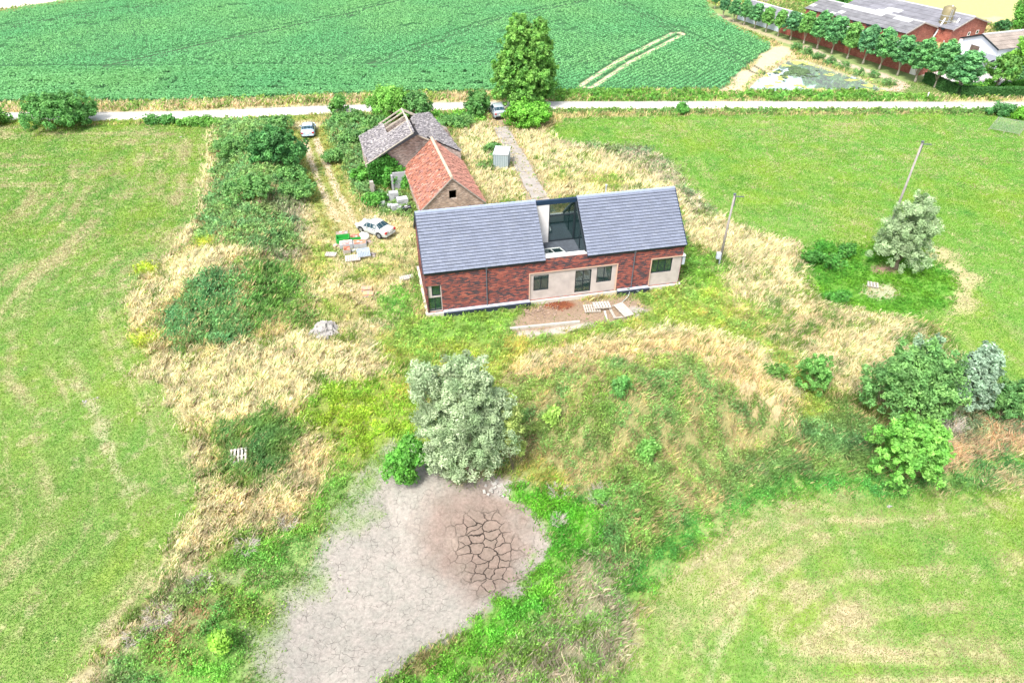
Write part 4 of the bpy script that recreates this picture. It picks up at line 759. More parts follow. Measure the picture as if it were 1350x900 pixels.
# ------------------------------------------------------------------ building tools
def RF(o, rz): return Matrix.Translation(Vector(o)) @ Matrix.Rotation(rz, 4, 'Z')
def wall(mb, o, u, n, rects, holes, th=.25, col=(.5, .5, .5)):
    """vertical wall in the plane o + a*u + z, outward normal n; rects (a0,a1,z0,z1) minus holes, with reveals"""
    o, u, n = Vector(o), Vector(u), Vector(n); Pt = lambda a, z, d=0: o+u*a+Vector((0, 0, z))-n*d
    A = sorted({q for r in rects+holes for q in r[:2]}); Zs = sorted({q for r in rects+holes for q in r[2:4]})
    flip = u.cross(Vector((0, 0, 1))).dot(n) < 0
    def quad(*p): mb.face(list(reversed(p)) if flip else p, col)
    inside = lambda a, z, rr: any(r[0]-1e-6 < a < r[1]+1e-6 and r[2]-1e-6 < z < r[3]+1e-6 for r in rr)
    for i in range(len(A)-1):
        for j in range(len(Zs)-1):
            a, z = (A[i]+A[i+1])/2, (Zs[j]+Zs[j+1])/2
            if inside(a, z, rects) and not inside(a, z, holes): quad(Pt(A[i], Zs[j]), Pt(A[i+1], Zs[j]), Pt(A[i+1], Zs[j+1]), Pt(A[i], Zs[j+1]))
    for a0, a1, z0, z1 in [h[:4] for h in holes if len(h) == 4]:
        quad(Pt(a0, z0), Pt(a0, z0, th), Pt(a1, z0, th), Pt(a1, z0)); quad(Pt(a0, z1, th), Pt(a0, z1), Pt(a1, z1), Pt(a1, z1, th))
        quad(Pt(a0, z0, th), Pt(a0, z0), Pt(a0, z1), Pt(a0, z1, th)); quad(Pt(a1, z0), Pt(a1, z0, th), Pt(a1, z1, th), Pt(a1, z1))
def window(o, u, n, a0, a1, z0, z1, par, matf, matp, cols=2, rws=1, depth=.12, name='window', fw=.06, gl=True):
    o, u, n = Vector(o), Vector(u), Vector(n); rz = math.atan2(u.y, u.x); mb = MB(); c = lambda a, z, d: o+u*a+Vector((0, 0, z))-n*d
    for a in (a0+fw/2, a1-fw/2): mb.box(c(a, (z0+z1)/2, depth), (fw, .07, z1-z0), rz)
    for z in (z0+fw/2, z1-fw/2): mb.box(c((a0+a1)/2, z, depth), (a1-a0-2*fw-.002, .07, fw), rz)
    for i in range(1, cols): mb.box(c(a0+(a1-a0)*i/cols, (z0+z1)/2, depth), (fw*.9, .06, z1-z0-2*fw-.004), rz)
    for j in range(1, rws):
        for i in range(cols): mb.box(c(a0+(a1-a0)*(i+.5)/cols, z0+(z1-z0)*j/rws, depth), ((a1-a0)/cols-fw*1.1, .05, fw*.6), rz)
    w = mb.build(name, matf, par)
    if gl: MB().box(c((a0+a1)/2, (z0+z1)/2, depth+.012), (a1-a0-fw, .012, z1-z0-fw), rz).build('pane', matp, w)
    return w
def tiles(o, u, v, nrm, W_, H_, tw, rh, colf, lift=.04, clip=None, curve=0, thick=.035):
    """overlapping roof tiles laid on a slope: o lower left corner, u along the eave, v up the slope"""
    o, u, v, nrm = Vector(o), Vector(u).normalized(), Vector(v).normalized(), Vector(nrm).normalized(); mb = MB(); nr = max(1, round(H_/rh)); rh = H_/nr; rg = random.Random(int(W_*100))
    for r in range(nr):
        off = (r % 2)*.5; nc = int(math.ceil(W_/tw))+1
        for c in range(nc):
            a0 = (c-off)*tw; a1 = a0+tw; a0 = max(0, a0); a1 = min(W_, a1)
            if a1-a0 < .02: continue
            if clip and not clip((a0+a1)/2, (r+.5)*rh): continue
            j = rg.uniform(-.006, .012)*(1+8*curve); col = colf(rg, (a0+a1)/2, r*rh)
            P = lambda a, h, d: o+u*a+v*h+nrm*d
            l0, l1 = lift+j, .008; g_ = .004+.01*curve; hb = r*rh-.02+rg.uniform(-1, 1)*.02*curve; ht = r*rh+rh*1.02
            q = [P(a0+g_, hb, l0), P(a1-g_, hb, l0), P(a1-g_, ht, l1), P(a0+g_, ht, l1)]
            if curve:
                m0, m1 = P((a0+a1)/2, hb, l0+.03), P((a0+a1)/2, ht, l1+.02)
                mb.face([q[0], m0, m1, q[3]], col); mb.face([m0, q[1], q[2], m1], col)
                mb.face([P(a0+g_, hb, l0-thick-.01), P(a1-g_, hb, l0-thick-.01), q[1], m0, q[0]], col)
            else:
                mb.face(q, col); mb.face([P(a0+g_, hb, l0-thick-.015), P(a1-g_, hb, l0-thick-.015), q[1], q[0]], col)
    return mb
def gable_pts(w, he, hr): return [(0, 0), (w, 0), (w, he), (w/2, hr), (0, he)]
M_BRICK = brickmat('new_brick', .30, .085, [(0, (.04, .036, .045)), (.3, (.075, .05, .06)), (.45, (.17, .05, .048)), (.62, (.26, .07, .055)), (.85, (.34, .095, .07)), (1, (.40, .13, .09))], (.13, .09, .08), .14, big=.12)
M_OLDB = brickmat('old_brick', .23, .075, [(0, (.16, .12, .10)), (.35, (.30, .2, .15)), (.6, (.40, .27, .2)), (.85, (.48, .36, .28)), (1, (.56, .48, .4))], (.42, .37, .31), .2, big=.3)
M_FARMB = brickmat('farm_brick', .25, .09, [(0, (.22, .07, .05)), (.5, (.33, .1, .07)), (1, (.42, .16, .11))], (.32, .2, .16), .12, big=.2)
M_RENDER = simple('unpainted_block_wall', (.42, .375, .35), .95, .16, 1.4, bump=.3); M_WHITE = simple('white_trim', (.72, .70, .66), .8, .08, 2); M_CONC = simple('plinth_concrete', (.48, .45, .39), .9, .12, 2, bump=.2)
M_NAVY = simple('navy_beam', (.012, .03, .06), .5, .2, 2); M_MEMB = simple('dark_membrane', (.035, .045, .065), .5, .2, 2); M_LEDGE = simple('grey_insulation', (.42, .46, .52), .8, .1, 2); M_FRAME = simple('dark_frame', (.02, .028, .034), .4, .1, 2)
M_SLATE = vcol('slate_blue_tiles', .5, .08, 6, spec=.5); M_PANTILE = vcol('old_clay_tiles', .85, .2, 5); M_GREYTILE = vcol('weathered_grey_tiles', .9, .25, 6)
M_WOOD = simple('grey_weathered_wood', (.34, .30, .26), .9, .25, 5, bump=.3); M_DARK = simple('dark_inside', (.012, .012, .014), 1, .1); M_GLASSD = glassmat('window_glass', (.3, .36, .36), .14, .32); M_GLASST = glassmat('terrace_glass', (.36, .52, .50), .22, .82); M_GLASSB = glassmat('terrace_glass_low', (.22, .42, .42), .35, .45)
M_PIPE = simple('pipe_grey', (.10, .11, .13), .5, .1)
# ------------------------------------------------------------------ the new house
HZ = math.atan2(HS, HC); H = empty('brick_house', (HA[0], HA[1], 0), HZ, 'long new red brick house with slate blue roof and a glazed terrace cut in', 'house')
L, Wd, HE, HR = 20.52, 7.0, 4.03, 7.08; SL = math.atan2(HR-HE, Wd/2); sv = Vector((0, math.cos(SL), math.sin(SL))); sn = Vector((0, -math.sin(SL), math.cos(SL))); SLn = math.hypot(HR-HE, Wd/2)
W1 = (7.95, 15.15, .32, 2.86); W2 = (17.87, 20.52, .32, 2.94); CO = (0, 1.15, .32, 2.76)
mb = MB(); wall(mb, (0, 0, 0), (1, 0, 0), (0, -1, 0), [(0, L, .32, HE)], [W1, W2, CO], .10)
# left gable with window openings, drawn in columns up to the rake
def gable(mb, x, holes, nx):
    o = Vector((x, 0 if nx > 0 else Wd, 0)); u = Vector((0, 1 if nx > 0 else -1, 0)); N = 28; hs = sorted({0, Wd, Wd/2} | {h[0] for h in holes} | {h[1] for h in holes})
    for i in range(len(hs)-1):
        a0, a1 = hs[i], hs[i+1]; rk = lambda a: HE+(HR-HE)*(1-abs(a-Wd/2)/(Wd/2))-.02
        hh = sorted([h for h in holes if h[0] <= a0+1e-6 and h[1] >= a1-1e-6], key=lambda h: h[2]); z = .32
        for h in hh: mb.face([o+u*a0+Vector((0, 0, z)), o+u*a1+Vector((0, 0, z)), o+u*a1+Vector((0, 0, h[2])), o+u*a0+Vector((0, 0, h[2]))]); z = h[3]
        mb.face([o+u*a0+Vector((0, 0, z)), o+u*a1+Vector((0, 0, z)), o+u*a1+Vector((0, 0, rk(a1))), o+u*a0+Vector((0, 0, rk(a0)))])
    for (a0, a1, z0, z1) in holes:
        d = Vector((-.12*nx, 0, 0)); q = [o+u*a0+Vector((0, 0, z0)), o+u*a1+Vector((0, 0, z0)), o+u*a1+Vector((0, 0, z1)), o+u*a0+Vector((0, 0, z1))]
        for i in range(4): mb.face([q[i], q[(i+1) % 4], q[(i+1) % 4]+d, q[i]+d])
GH = [(1.0, 2.2, .5, 2.6), (2.9, 4.1, .5, 2.6), (2.6, 3.6, 3.4, 5.9), (5.85, 6.999, .32, 2.76)]
gable(mb, 0, GH, -1); gable(mb, L, [(2.6, 4.4, 3.2, 5.0)], 1)
wall(mb, (L, Wd, 0), (-1, 0, 0), (0, 1, 0), [(0, L, .32, HE)], [(3, 5, .5, 2.6), (8.3, 11, .5, 2.7), (14, 15.5, 1.2, 2.6)], .1)
mb.build('brick_wall', M_BRICK, H)
# pale unbricked inner walls set back in the brickwork
hw1 = [(8.33, 9.55, 1.13, 2.52), (11.70, 13.02, .52, 2.55), (13.46, 14.70, 1.22, 2.62)]
for r_, hs_ in ((W1, hw1), (W2, [(18.0, 19.75, 1.48, 2.72)]), (CO, [(.42, 1.08, 1.75, 2.66), (.12, 1.09, .40, 1.62)])):
    mb = MB(); wall(mb, (0, .10, 0), (1, 0, 0), (0, -1, 0), [r_], hs_, .14); mb.build('pale_wall', M_RENDER, H)
M_PEACH = simple('peach_reveal', (.55, .37, .28), .9, .08, 2)
for (a0, a1, z0, z1) in (W1, W2):
    mb = MB(); mb.box(((a0+a1)/2, .045, z1-.045), (a1-a0-.01, .1, .085)); mb.box((a0+.045, .045, (z0+z1)/2-.045), (.085, .1, z1-z0-.1))
    if a0 < 10: mb.box((15.1, .045, 1.54), (.085, .1, 2.42))
    mb.build('reveal_trim', M_PEACH, H)
mb = MB(); mb.box((L/2, -.04, .14), (L+.3, .3, .34)); mb.box((-.04, Wd/2, .14), (.3, Wd+.1, .338)); mb.box((L+.04, Wd/2, .14), (.3, Wd+.1, .337)); mb.build('plinth', M_CONC, H)
for a, b_ in ((1.18, 7.98), (15.2, 17.85)): MB().box(((a+b_)/2, -.16, .395), (b_-a, .3, .09)).build('insulation_ledge', M_LEDGE, H)
for a, b_ in ((1.18, 8.05), (15.15, 17.9)): MB().box(((a+b_)/2, -.33, .17), (b_-a, .06, .40)).tube([(a, -.36, .37), (b_, -.36, .37)], .07, 6).build('waterproof_membrane', M_MEMB, H)
for (a0, a1, z0, z1), c_, r_ in ((hw1[0], 2, 1), (hw1[2], 2, 1), ((18.0, 19.75, 1.48, 2.72), 3, 1), ((.42, 1.08, 1.75, 2.66), 1, 1), ((.12, 1.09, .40, 1.62), 2, 1)): window((0, .10, 0), (1, 0, 0), (0, -1, 0), a0, a1, z0, z1, H, M_FRAME, M_GLASSD, c_, r_, .06)
window((0, .10, 0), (1, 0, 0), (0, -1, 0), *hw1[1], H, M_FRAME, M_GLASSD, 2, 2, .06, 'glazed_door')
for h in GH: window((0, Wd, 0), (0, -1, 0), (-1, 0, 0), *h, H, M_FRAME, M_GLASSD, 1 if h[2] > 3 else 2, 1, .1)
window((L, 0, 0), (0, 1, 0), (1, 0, 0), 2.6, 4.4, 3.2, 5.0, H, M_FRAME, M_GLASSD, 2, 1, .1)
M_STORE = simple('stored_boards', (.25, .23, .20), .9, .3)
for a0, a1, z0, z1 in hw1+[(18.0, 19.75, 1.48, 2.72)]:
    mb = MB().bar((a0, 1.2, .4), (a1, 1.5, z0+.9), .5, .06); mb.bar((a0+.1, 1.15, .5), (a1-.3, 1.05, z0+.4), .3, .05); mb.bar((a0, 1.3, z0+.2), (a1, 1.3, z0+.25), .1, .2); mb.build('stored_boards', M_STORE, H)
mb = MB(); M_INN = simple('inner_block', (.16, .15, .14), .95); mb.box((L/2, Wd/2, .3), (L-.5, Wd-.5, .1)).build('inner_floor', M_INN, H)
for x in (1.3, 5, 9.2, 12.6, 17): MB().box((x, Wd/2, 1.8), (.12, Wd-.4, 2.9)).build('inner_wall', M_INN, H)
# roof: two tiled parts on each slope, the terrace opening between
RU0, RU1 = 9.2, 12.5; slate = lambda rg, a, h: jit(rg, .90, 1.09, (.15, .17, .222) if rg.random() < .9 else (.165, .185, .235))
for nm, a0, a1 in (('left', -.08, RU0), ('right', RU1, L+.08)):
    tiles((a0, -.14, HE-.12+.04), (1, 0, 0), sv, sn, a1-a0, SLn+.16, .42, .25, slate, .10).build('roof_tiles', M_SLATE, H)
    tiles((a1, Wd+.14, HE-.08), (-1, 0, 0), (0, -sv.y, sv.z), (0, -sn.y, sn.z), a1-a0, SLn+.16, .42, .25, slate, .10).build('roof_tiles', M_SLATE, H)
mb = MB()
for a0, a1 in ((-.06, RU0), (RU1, L+.06)):
    for s in (0, 1):
        e = [(-.1, HE-.12), (Wd/2, HR-.04)] if not s else [(Wd+.1, HE-.12), (Wd/2, HR-.04)]
        p = [(a0, e[0][0], e[0][1]), (a1, e[0][0], e[0][1]), (a1, e[1][0], e[1][1]), (a0, e[1][0], e[1][1])]; q = [(x, y, z-.16) for x, y, z in p]
        mb.face(p); mb.face(q[::-1])
        for i in range(4): mb.face([p[i], q[i], q[(i+1) % 4], p[(i+1) % 4]])
mb.build('roof_deck', M_FRAME, H)
M_RIDGE = simple('ridge_slate', (.24, .28, .37), .5, .1, 3)
for a0, a1 in ((-.1, RU0), (RU1, L+.1)):
    n_ = int((a1-a0)/.42); mb = MB()
    for i in range(n_): x0 = a0+(a1-a0)*i/n_; x1 = a0+(a1-a0)*(i+1)/n_; mb.tube([(x0, Wd/2, HR+.01), (x1-.01, Wd/2, HR+.025)], [.13, .145], 8)
    mb.build('ridge_tiles', M_RIDGE, H)
for x in (-.11, L+.11):
    mb = MB()
    for y0 in (-.12, Wd+.12): mb.bar((x, y0, HE-.1), (x, Wd/2, HR+.0), .05, .22)
    mb.build('verge_board', M_NAVY, H)
# terrace cut into the roof
FZ = 3.42; mb = MB(); mb.box(((RU0+RU1)/2, Wd/2+.15, FZ-.1), (RU1-RU0, Wd-.9, .2)); mb.build('terrace_floor', simple('terrace_deck', (.06, .07, .085), .7, .3, 4), H)
mb = MB(); mb.box(((RU0+RU1)/2, .29, HE-.27), (RU1-RU0, .44, .62)); mb.build('terrace_parapet', simple('pale_parapet', (.62, .61, .58), .9, .1), H)
mb = MB(); mb.box(((RU0+RU1)/2+.0, Wd/2, HR-.16), (RU1-RU0-.004, .24, .34)); mb.build('ridge_beam', M_NAVY, H)
mb = MB(); mb.box(((RU0+10.3)/2, Wd/2, (FZ+HR-.33)/2), (10.3-RU0, .18, HR-.33-FZ)); mb.build('white_wall', simple('white_block', (.66, .64, .62), .9, .12, 2), H)
mb = MB(); yb = Wd/2
for x in (10.34, 12.40): mb.box((x, yb, (FZ+6.74)/2), (.09, .12, 6.74-FZ))
mb.box((11.37, yb, 5.72), (2.0, .12, .08)); mb.box((11.37, yb, FZ+.06), (2.0, .12, .12)); fr = mb.build('glazing_frame', M_FRAME, H)
MB().box((11.37, yb+.01, 6.23), (2.0, .02, .94)).build('pane', M_GLASST, fr); MB().box((11.37, yb+.01, 4.62), (2.0, .02, 2.1)).build('pane', M_GLASSB, fr)
mb = MB(); x = RU1-.05
mb.face([(x, .45, FZ), (x, yb-.07, FZ), (x, yb-.07, HR-.35), (x, .45, HE+.3)]); side = mb.build('side_glazing', M_GLASSB, H)
mb = MB(); mb.bar((x-.02, .3, HE+.1), (x-.02, yb, HR-.25), .07, .12); mb.bar((x-.02, 1.9, FZ), (x-.02, 1.9, 5.5), .05, .05); mb.build('side_frame', M_FRAME, side)
mb = MB(); mb.face([(RU0+.02, .45, FZ), (RU0+.02, Wd-.45, FZ), (RU0+.02, Wd-.45, HE+.3), (RU0+.02, yb, HR-.25), (RU0+.02, .45, HE+.3)]); mb.face([(RU1-.01, .45, FZ), (RU1-.01, .45, HE+.3), (RU1-.01, yb, HR-.25), (RU1-.01, Wd-.45, HE+.3), (RU1-.01, Wd-.45, FZ)]); mb.build('cheek_wall', M_FRAME, H)
mb = MB(); sk = [(9.35, .6, FZ+.62), (10.9, .6, FZ+.62), (10.9, 2.1, FZ+.16), (9.35, 2.1, FZ+.16)]
for i in range(4): mb.bar(sk[i], sk[(i+1) % 4], .07, .09)
mb.bar((10.12, .6, FZ+.62), (10.12, 2.1, FZ+.16), .05, .06); s_ = mb.build('rooflight_frame', simple('alu_frame', (.5, .52, .5), .4, .1), H); MB().face([(p[0], p[1], p[2]-.01) for p in sk]).build('pane', M_GLASST, s_)
for a in (4.63, 16.42): mb = MB(); mb.tube([(a, -.06, HE-.15), (a, -.06, .45), (a, -.2, .3)], .045, 6); mb.box((a, -.05, 3.8), (.16, .12, .2)); mb.build('downpipe', M_PIPE, H)
mb = MB(); mb.tube([(15.0, Wd/2+.4, HR-.4), (15.0, Wd/2+.4, HR+.55)], .05, 8); mb.tube([(15.0, Wd/2+.4, HR+.55), (15.0, Wd/2+.4, HR+.65)], .09, 8); mb.build('vent_pipe', simple('vent_grey', (.4, .42, .45), .5), H)
mb = MB(); mb.box((L+.16, .35, 2.35), (.32, .5, .75)); mb.box((L+.33, .35, 2.35), (.02, .4, .5)); mb.build('meter_box', M_LEDGE, H, bevel=.02)
mb = MB(); mb.box((L+.1, .3, 2.86), (.35, .6, .1)); mb.build('box_cover', M_WHITE, H)
# ------------------------------------------------------------------ old stable with clay tiled roof
ax_ = math.atan2(9.7, -2.8)                       # ridge direction, away from the camera
o0 = Vector((-5.45, 57.72, 0)); rz = ax_-math.pi/2; B2 = empty('old_stable', o0, rz, 'old brick stable with red clay tiled roof behind the new house', 'stable')
w2, l2, he, hr = 5.8, 9.6, 2.0, 4.65; fz = .02
mb = MB(); hx = (-.33, .37, 2.55, 3.45)          # gable window, placed from the photo
def gab(mb, y, ny, w, he, hr, hole=None):
    xs = sorted({-w/2, 0, w/2} | ({hole[0], hole[1]} if hole else set())); rk = lambda x: he+(hr-he)*(1-abs(x)/(w/2))
    for i in range(len(xs)-1):
        a0, a1 = xs[i], xs[i+1]; fl = ny > 0
        def q(*p): mb.face(p[::-1] if fl else p)
        if hole and a0 >= hole[0]-1e-6 and a1 <= hole[1]+1e-6: q((a0, y, 0), (a1, y, 0), (a1, y, hole[2]), (a0, y, hole[2])); q((a0, y, hole[3]), (a1, y, hole[3]), (a1, y, rk(a1)), (a0, y, rk(a0)))
        else: q((a0, y, 0), (a1, y, 0), (a1, y, rk(a1)), (a0, y, rk(a0)))
gab(mb, 0, -1, w2, he, hr, hx); gab(mb, l2, 1, w2, he, hr)
for s in (-1, 1): mb.face([(s*w2/2, 0, 0), (s*w2/2, l2, 0), (s*w2/2, l2, he), (s*w2/2, 0, he)][::s])
a0, a1, z0, z1 = hx
for q in (((a0, 0, z0), (a0, .3, z0), (a1, .3, z0), (a1, 0, z0)), ((a0, 0, z1), (a1, 0, z1), (a1, .3, z1), (a0, .3, z1)), ((a0, 0, z0), (a0, 0, z1), (a0, .3, z1), (a0, .3, z0)), ((a1, 0, z0), (a1, .3, z0), (a1, .3, z1), (a1, 0, z1))): mb.face(q)
mb.build('brick_wall', M_OLDB, B2)
w_ = MB(); w_.box((.02, .12, z1-.05), (.7, .1, .06)); w_.box((.02, .12, z0+.03), (.7, .12, .05)); w_.build('window', M_WOOD, B2)
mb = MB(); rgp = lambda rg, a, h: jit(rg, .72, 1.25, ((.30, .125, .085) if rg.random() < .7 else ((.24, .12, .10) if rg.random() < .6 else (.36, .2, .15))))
th2 = math.atan2(hr-he, w2/2); sl2 = math.hypot(hr-he, w2/2)+.25
for s, nm in ((-1, 'left'), (1, 'right')):
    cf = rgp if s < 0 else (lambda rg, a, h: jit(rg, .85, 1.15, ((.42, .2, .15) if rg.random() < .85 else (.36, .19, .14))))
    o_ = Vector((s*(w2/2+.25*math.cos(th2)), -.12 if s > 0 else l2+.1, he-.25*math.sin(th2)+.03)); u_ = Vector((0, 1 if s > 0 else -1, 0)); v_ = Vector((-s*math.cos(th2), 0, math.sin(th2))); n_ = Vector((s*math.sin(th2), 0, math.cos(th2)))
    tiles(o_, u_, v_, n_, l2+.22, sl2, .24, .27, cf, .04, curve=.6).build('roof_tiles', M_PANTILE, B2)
mb = MB(); 
for i in range(24): mb.tube([(0, -.12+(l2+.2)*i/24, hr+.06), (0, -.12+(l2+.2)*(i+1)/24-.01, hr+.075)], [.13, .15], 8)
mb.build('ridge_tiles', simple('mortared_ridge', (.42, .35, .26), .95, .25, 3, bump=.3), B2)
mb = MB(); mb.bar((-w2/2-.2, -.15, he-.22), (-w2/2-.2, l2, he-.22), .1, .1); 
for i in range(3): mb.box((-w2/2+.15+.14*i, -.1, he-.15+.1*i), (.05, .06, .5))
mb.bar((-w2/2-.2, -.14, he-.2), (0, -.14, hr+.02), .05, .1); mb.bar((w2/2+.2, -.14, he-.2), (0, -.14, hr+.02), .05, .1); mb.build('eaves_timber', M_WOOD, B2)
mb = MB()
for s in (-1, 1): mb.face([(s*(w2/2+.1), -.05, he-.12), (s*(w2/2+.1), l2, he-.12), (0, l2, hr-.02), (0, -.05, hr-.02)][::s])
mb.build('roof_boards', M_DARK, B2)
# ------------------------------------------------------------------ ruined barn with grey roof
o0 = Vector((-9.95, 66.75, 0)); B3 = empty('ruined_barn', o0, rz, 'ruined old barn with a partly collapsed grey tiled roof', 'barn'); w3, l3, he3, hr3 = 9.6, 7.3, 2.75, 5.35
mb = MB(); gab(mb, 0, -1, w3, he3, hr3); gab(mb, l3, 1, w3, he3, 4.3)
for s in (-1, 1): mb.face([(s*w3/2, 0, 0), (s*w3/2, l3, 0), (s*w3/2, l3, he3), (s*w3/2, 0, he3)][::s])
mb.build('brick_wall', brickmat('ruin_brick', .24, .08, [(0, (.14, .12, .12)), (.35, (.28, .2, .17)), (.6, (.38, .28, .24)), (.85, (.46, .38, .34)), (1, (.56, .5, .46))], (.44, .40, .36), .2, big=.35), B3)
th3 = math.atan2(hr3-he3, w3/2); sl3 = math.hypot(hr3-he3, w3/2)+.3; gt = lambda rg, a, h: jit(rg, .62, 1.3, ((.24, .225, .23) if rg.random() < .7 else ((.15, .14, .15) if rg.random() < .5 else (.32, .30, .29))))
def on_slope(px, py, s):   # a pixel of the photo -> (along the ridge, up the slope) on one of the barn's two slopes
    c, s_ = math.cos(rz), math.sin(rz); nx, nz = s*math.sin(th3), math.cos(th3); n = Vector((nx*c, nx*s_, nz)); p0 = Vector((o0.x+s*w3/2*c, o0.y+s*w3/2*s_, he3))
    x1, y1 = at(px, py, 0); x2, y2 = at(px, py, 5); a = Vector((float(x1), float(y1), 0)); d = Vector((float(x2-x1), float(y2-y1), 5)); t = (p0-a).dot(n)/d.dot(n); q = a+d*t-Vector((o0.x, o0.y, 0))
    lx = q.x*c+q.y*s_; ly = -q.x*s_+q.y*c; return ly, (w3/2-s*lx)/math.cos(th3)
def inpoly(P, a, h):
    ins = False
    for i in range(len(P)):
        (x1, y1), (x2, y2) = P[i-1], P[i]
        if (y1 > h) != (y2 > h) and a < (x2-x1)*(h-y1)/(y2-y1)+x1: ins = not ins
    return ins
PL = [on_slope(*p, -1) for p in ((485.5, 216), (473, 180), (504, 163), (510.5, 176), (541, 158), (552, 176.5))]; PR = [on_slope(*p, 1) for p in ((552, 176), (541, 157), (546, 151), (566, 148), (608, 200), (600, 197))]
PL = [(a, h+.3) for a, h in PL]; PR = [(a, h+.3) for a, h in PR]
lmax = max(a for a, _ in PL+PR)+.2; 
tiles(Vector((-(w3/2+.3*math.cos(th3)), lmax, he3-.3*math.sin(th3)+.03)), (0, -1, 0), (math.cos(th3), 0, math.sin(th3)), (-math.sin(th3), 0, math.cos(th3)), lmax+.1, sl3+.2, .19, .19, gt, .05, clip=lambda a, h: inpoly(PL, lmax-a, h), curve=.6).build('roof_tiles', M_GREYTILE, B3)
tiles(Vector((w3/2+.3*math.cos(th3), -.15, he3-.3*math.sin(th3)+.03)), (0, 1, 0), (-math.cos(th3), 0, math.sin(th3)), (math.sin(th3), 0, math.cos(th3)), lmax+.3, sl3+.2, .19, .19, gt, .05, clip=lambda a, h: inpoly(PR, a-.15, h) or (a < 5 and h > sl3-1.5 and h < sl3-.1 and a < (h-2)*.7), curve=.6).build('roof_tiles', M_GREYTILE, B3)
def slope_face(P, s):
    q = []
    for a, h in P: h -= .3; q.append((s*(w3/2-h*math.cos(th3)), a, he3+h*math.sin(th3)-.03))
    return q
mb = MB(); mb.face(slope_face(PL, -1)); mb.face(slope_face(PR, 1)); mb.build('roof_boards', M_DARK, B3)
mb = MB()                                                  # bare rafters and purlins where the tiles have gone
rl = lambda a, h, s: Vector((s*(w3/2-h*math.cos(th3)), a, he3+h*math.sin(th3)-.02)); SLf = sl3-.3
for a in (3.6, 5.0, 6.2, 7.25):
    mb.bar(rl(a, SLf*.45, -1), rl(a, SLf, -1), .09, .13)
for a in (6.8, 7.25): mb.bar(rl(a, 0, 1), rl(a, SLf, 1), .09, .13)
mb.bar(rl(0, SLf, 1), rl(l3, SLf, 1), .12, .16); mb.bar(rl(3, SLf*.5, -1), rl(l3, SLf*.5, -1), .1, .12)
mb.build('rafters', simple('bleached_rafters', (.42, .37, .3), .9, .2, 4), B3)
mb = MB(); mb.bar(rl(-.1, -.25, -1), rl(-.1, SLf, -1), .12, .12); mb.bar(rl(-.1, SLf*.62, 1), rl(-.1, SLf, 1), .12, .12); mb.bar(rl(0, SLf+.02, 1), rl(3.2, SLf+.02, 1), .2, .1); mb.bar(rl(3.4, SLf+.05, 1)+Vector((.1, 0, 0)), rl(5.6, SLf-.1, 1), .2, .08); mb.build('verge_mortar', simple('verge_mortar', (.42, .38, .31), .9, .15), B3)
# ivy on the left of the barn's gable
n = 5200; xs = RNG.uniform(-4.9, -1.1, n); zs = RNG.uniform(0, 3.9, n); k = (zs < he3+(4.8+xs)*.54-.05) & ((xs < -2.3+.5*np.sin(zs*3)) | (zs < 1.3)); xs, zs = xs[k], zs[k]; n = len(xs)
V, Fq = leaves(np.stack([xs, -.18-RNG.random(n)*.35*(1.4-zs/4), zs], 1), np.tile((0, -.8, .5), (n, 1)), .12, .7); cc = np.array((.06, .22, .03))*RNG.uniform(.7, 1.4, (n, 1)); arr_mesh('ivy', V, Fq, np.repeat(cc, 4, 0), M_LEAF, B3)
mb = MB(); mb.box((-1.6, -1.15, .95), (2.0, .22, 1.9)); mb.box((-2.7, -.9, .85), (.18, 1.0, 1.7)); mb.build('plaster_wall', simple('grey_plaster', (.34, .34, .36), .95, .2, 1.5, bump=.2), B3)
p = g3(492, 258); mb = MB(); mb.box((0, 0, .75), (.35, .5, 1.6), .3); mb.box((.05, .45, .45), (.3, .5, .9), .3); o = mb.build('wall_remnant', simple('remnant_plaster', (.34, .31, .27), .95, .25, 2, bump=.4)); o.location = p; tag(o, 'pale broken wall pier among the ivy left of the ruined barn', 'wall remnant')
for i, (a, b_, w_, h_, lab) in enumerate([(520, 246, 18, 26, 'dense green creeper mound between ruined barn and plaster wall'), (500, 225, 14, 30, 'tall green creeper covering the left corner of the ruined barn'), (540, 250, 10, 16, 'dark creeper clump against the left wall of the red roofed stable'), (497, 268, 16, 10, 'low weeds in front of the stacked blocks'), (478, 240, 14, 18, 'green thicket at the left of the ruined barn')]):
    box_tree('creeper', a, b_, a-w_, a+w_, b_-h_*1.1, b_+2, 2600, .15, ((.06, .22, .03), (.12, .32, .05)), lab, 'creeper', trunk_r=.03, foliage='foliage', stem='stems', seed=200+i, clump=.36, lob=[(-.2, 0, -.1, .7, .7, .9), (.3, 0, .1, .6, .6, .8)])
# ------------------------------------------------------------------ farm beyond the avenue
def corr(name, col, rough=.8):
    m, nt, b = new_mat(name); a = nd(nt, 'ShaderNodeAttribute', attribute_name='Col').outputs['Color']; uv = nd(nt, 'ShaderNodeUVMap').outputs[0]
    c = mixc(nt, 1.0, a, ramp(nt, noise(nt, .9, 5), [(.3, gray(.82)), (.7, gray(1.18))]), 'MULTIPLY'); nt.links.new(c, b.inputs['Base Color']); b.inputs['Roughness'].default_value = rough
    sp = nd(nt, 'ShaderNodeSeparateXYZ'); nt.links.new(uv, sp.inputs[0]); s = mth(nt, 'SINE', mth(nt, 'MULTIPLY', sp.outputs[0], 35)); bn = nd(nt, 'ShaderNodeBump'); bn.inputs['Strength'].default_value = .5; bn.inputs['Distance'].default_value = .04; nt.links.new(s, bn.inputs['Height']); nt.links.new(bn.outputs[0], b.inputs['Normal']); return m
M_SHEET = corr('fibre_cement_sheets', None); M_DOORP = simple('pale_blue_cladding', (.50, .56, .62), .7, .08, 2)
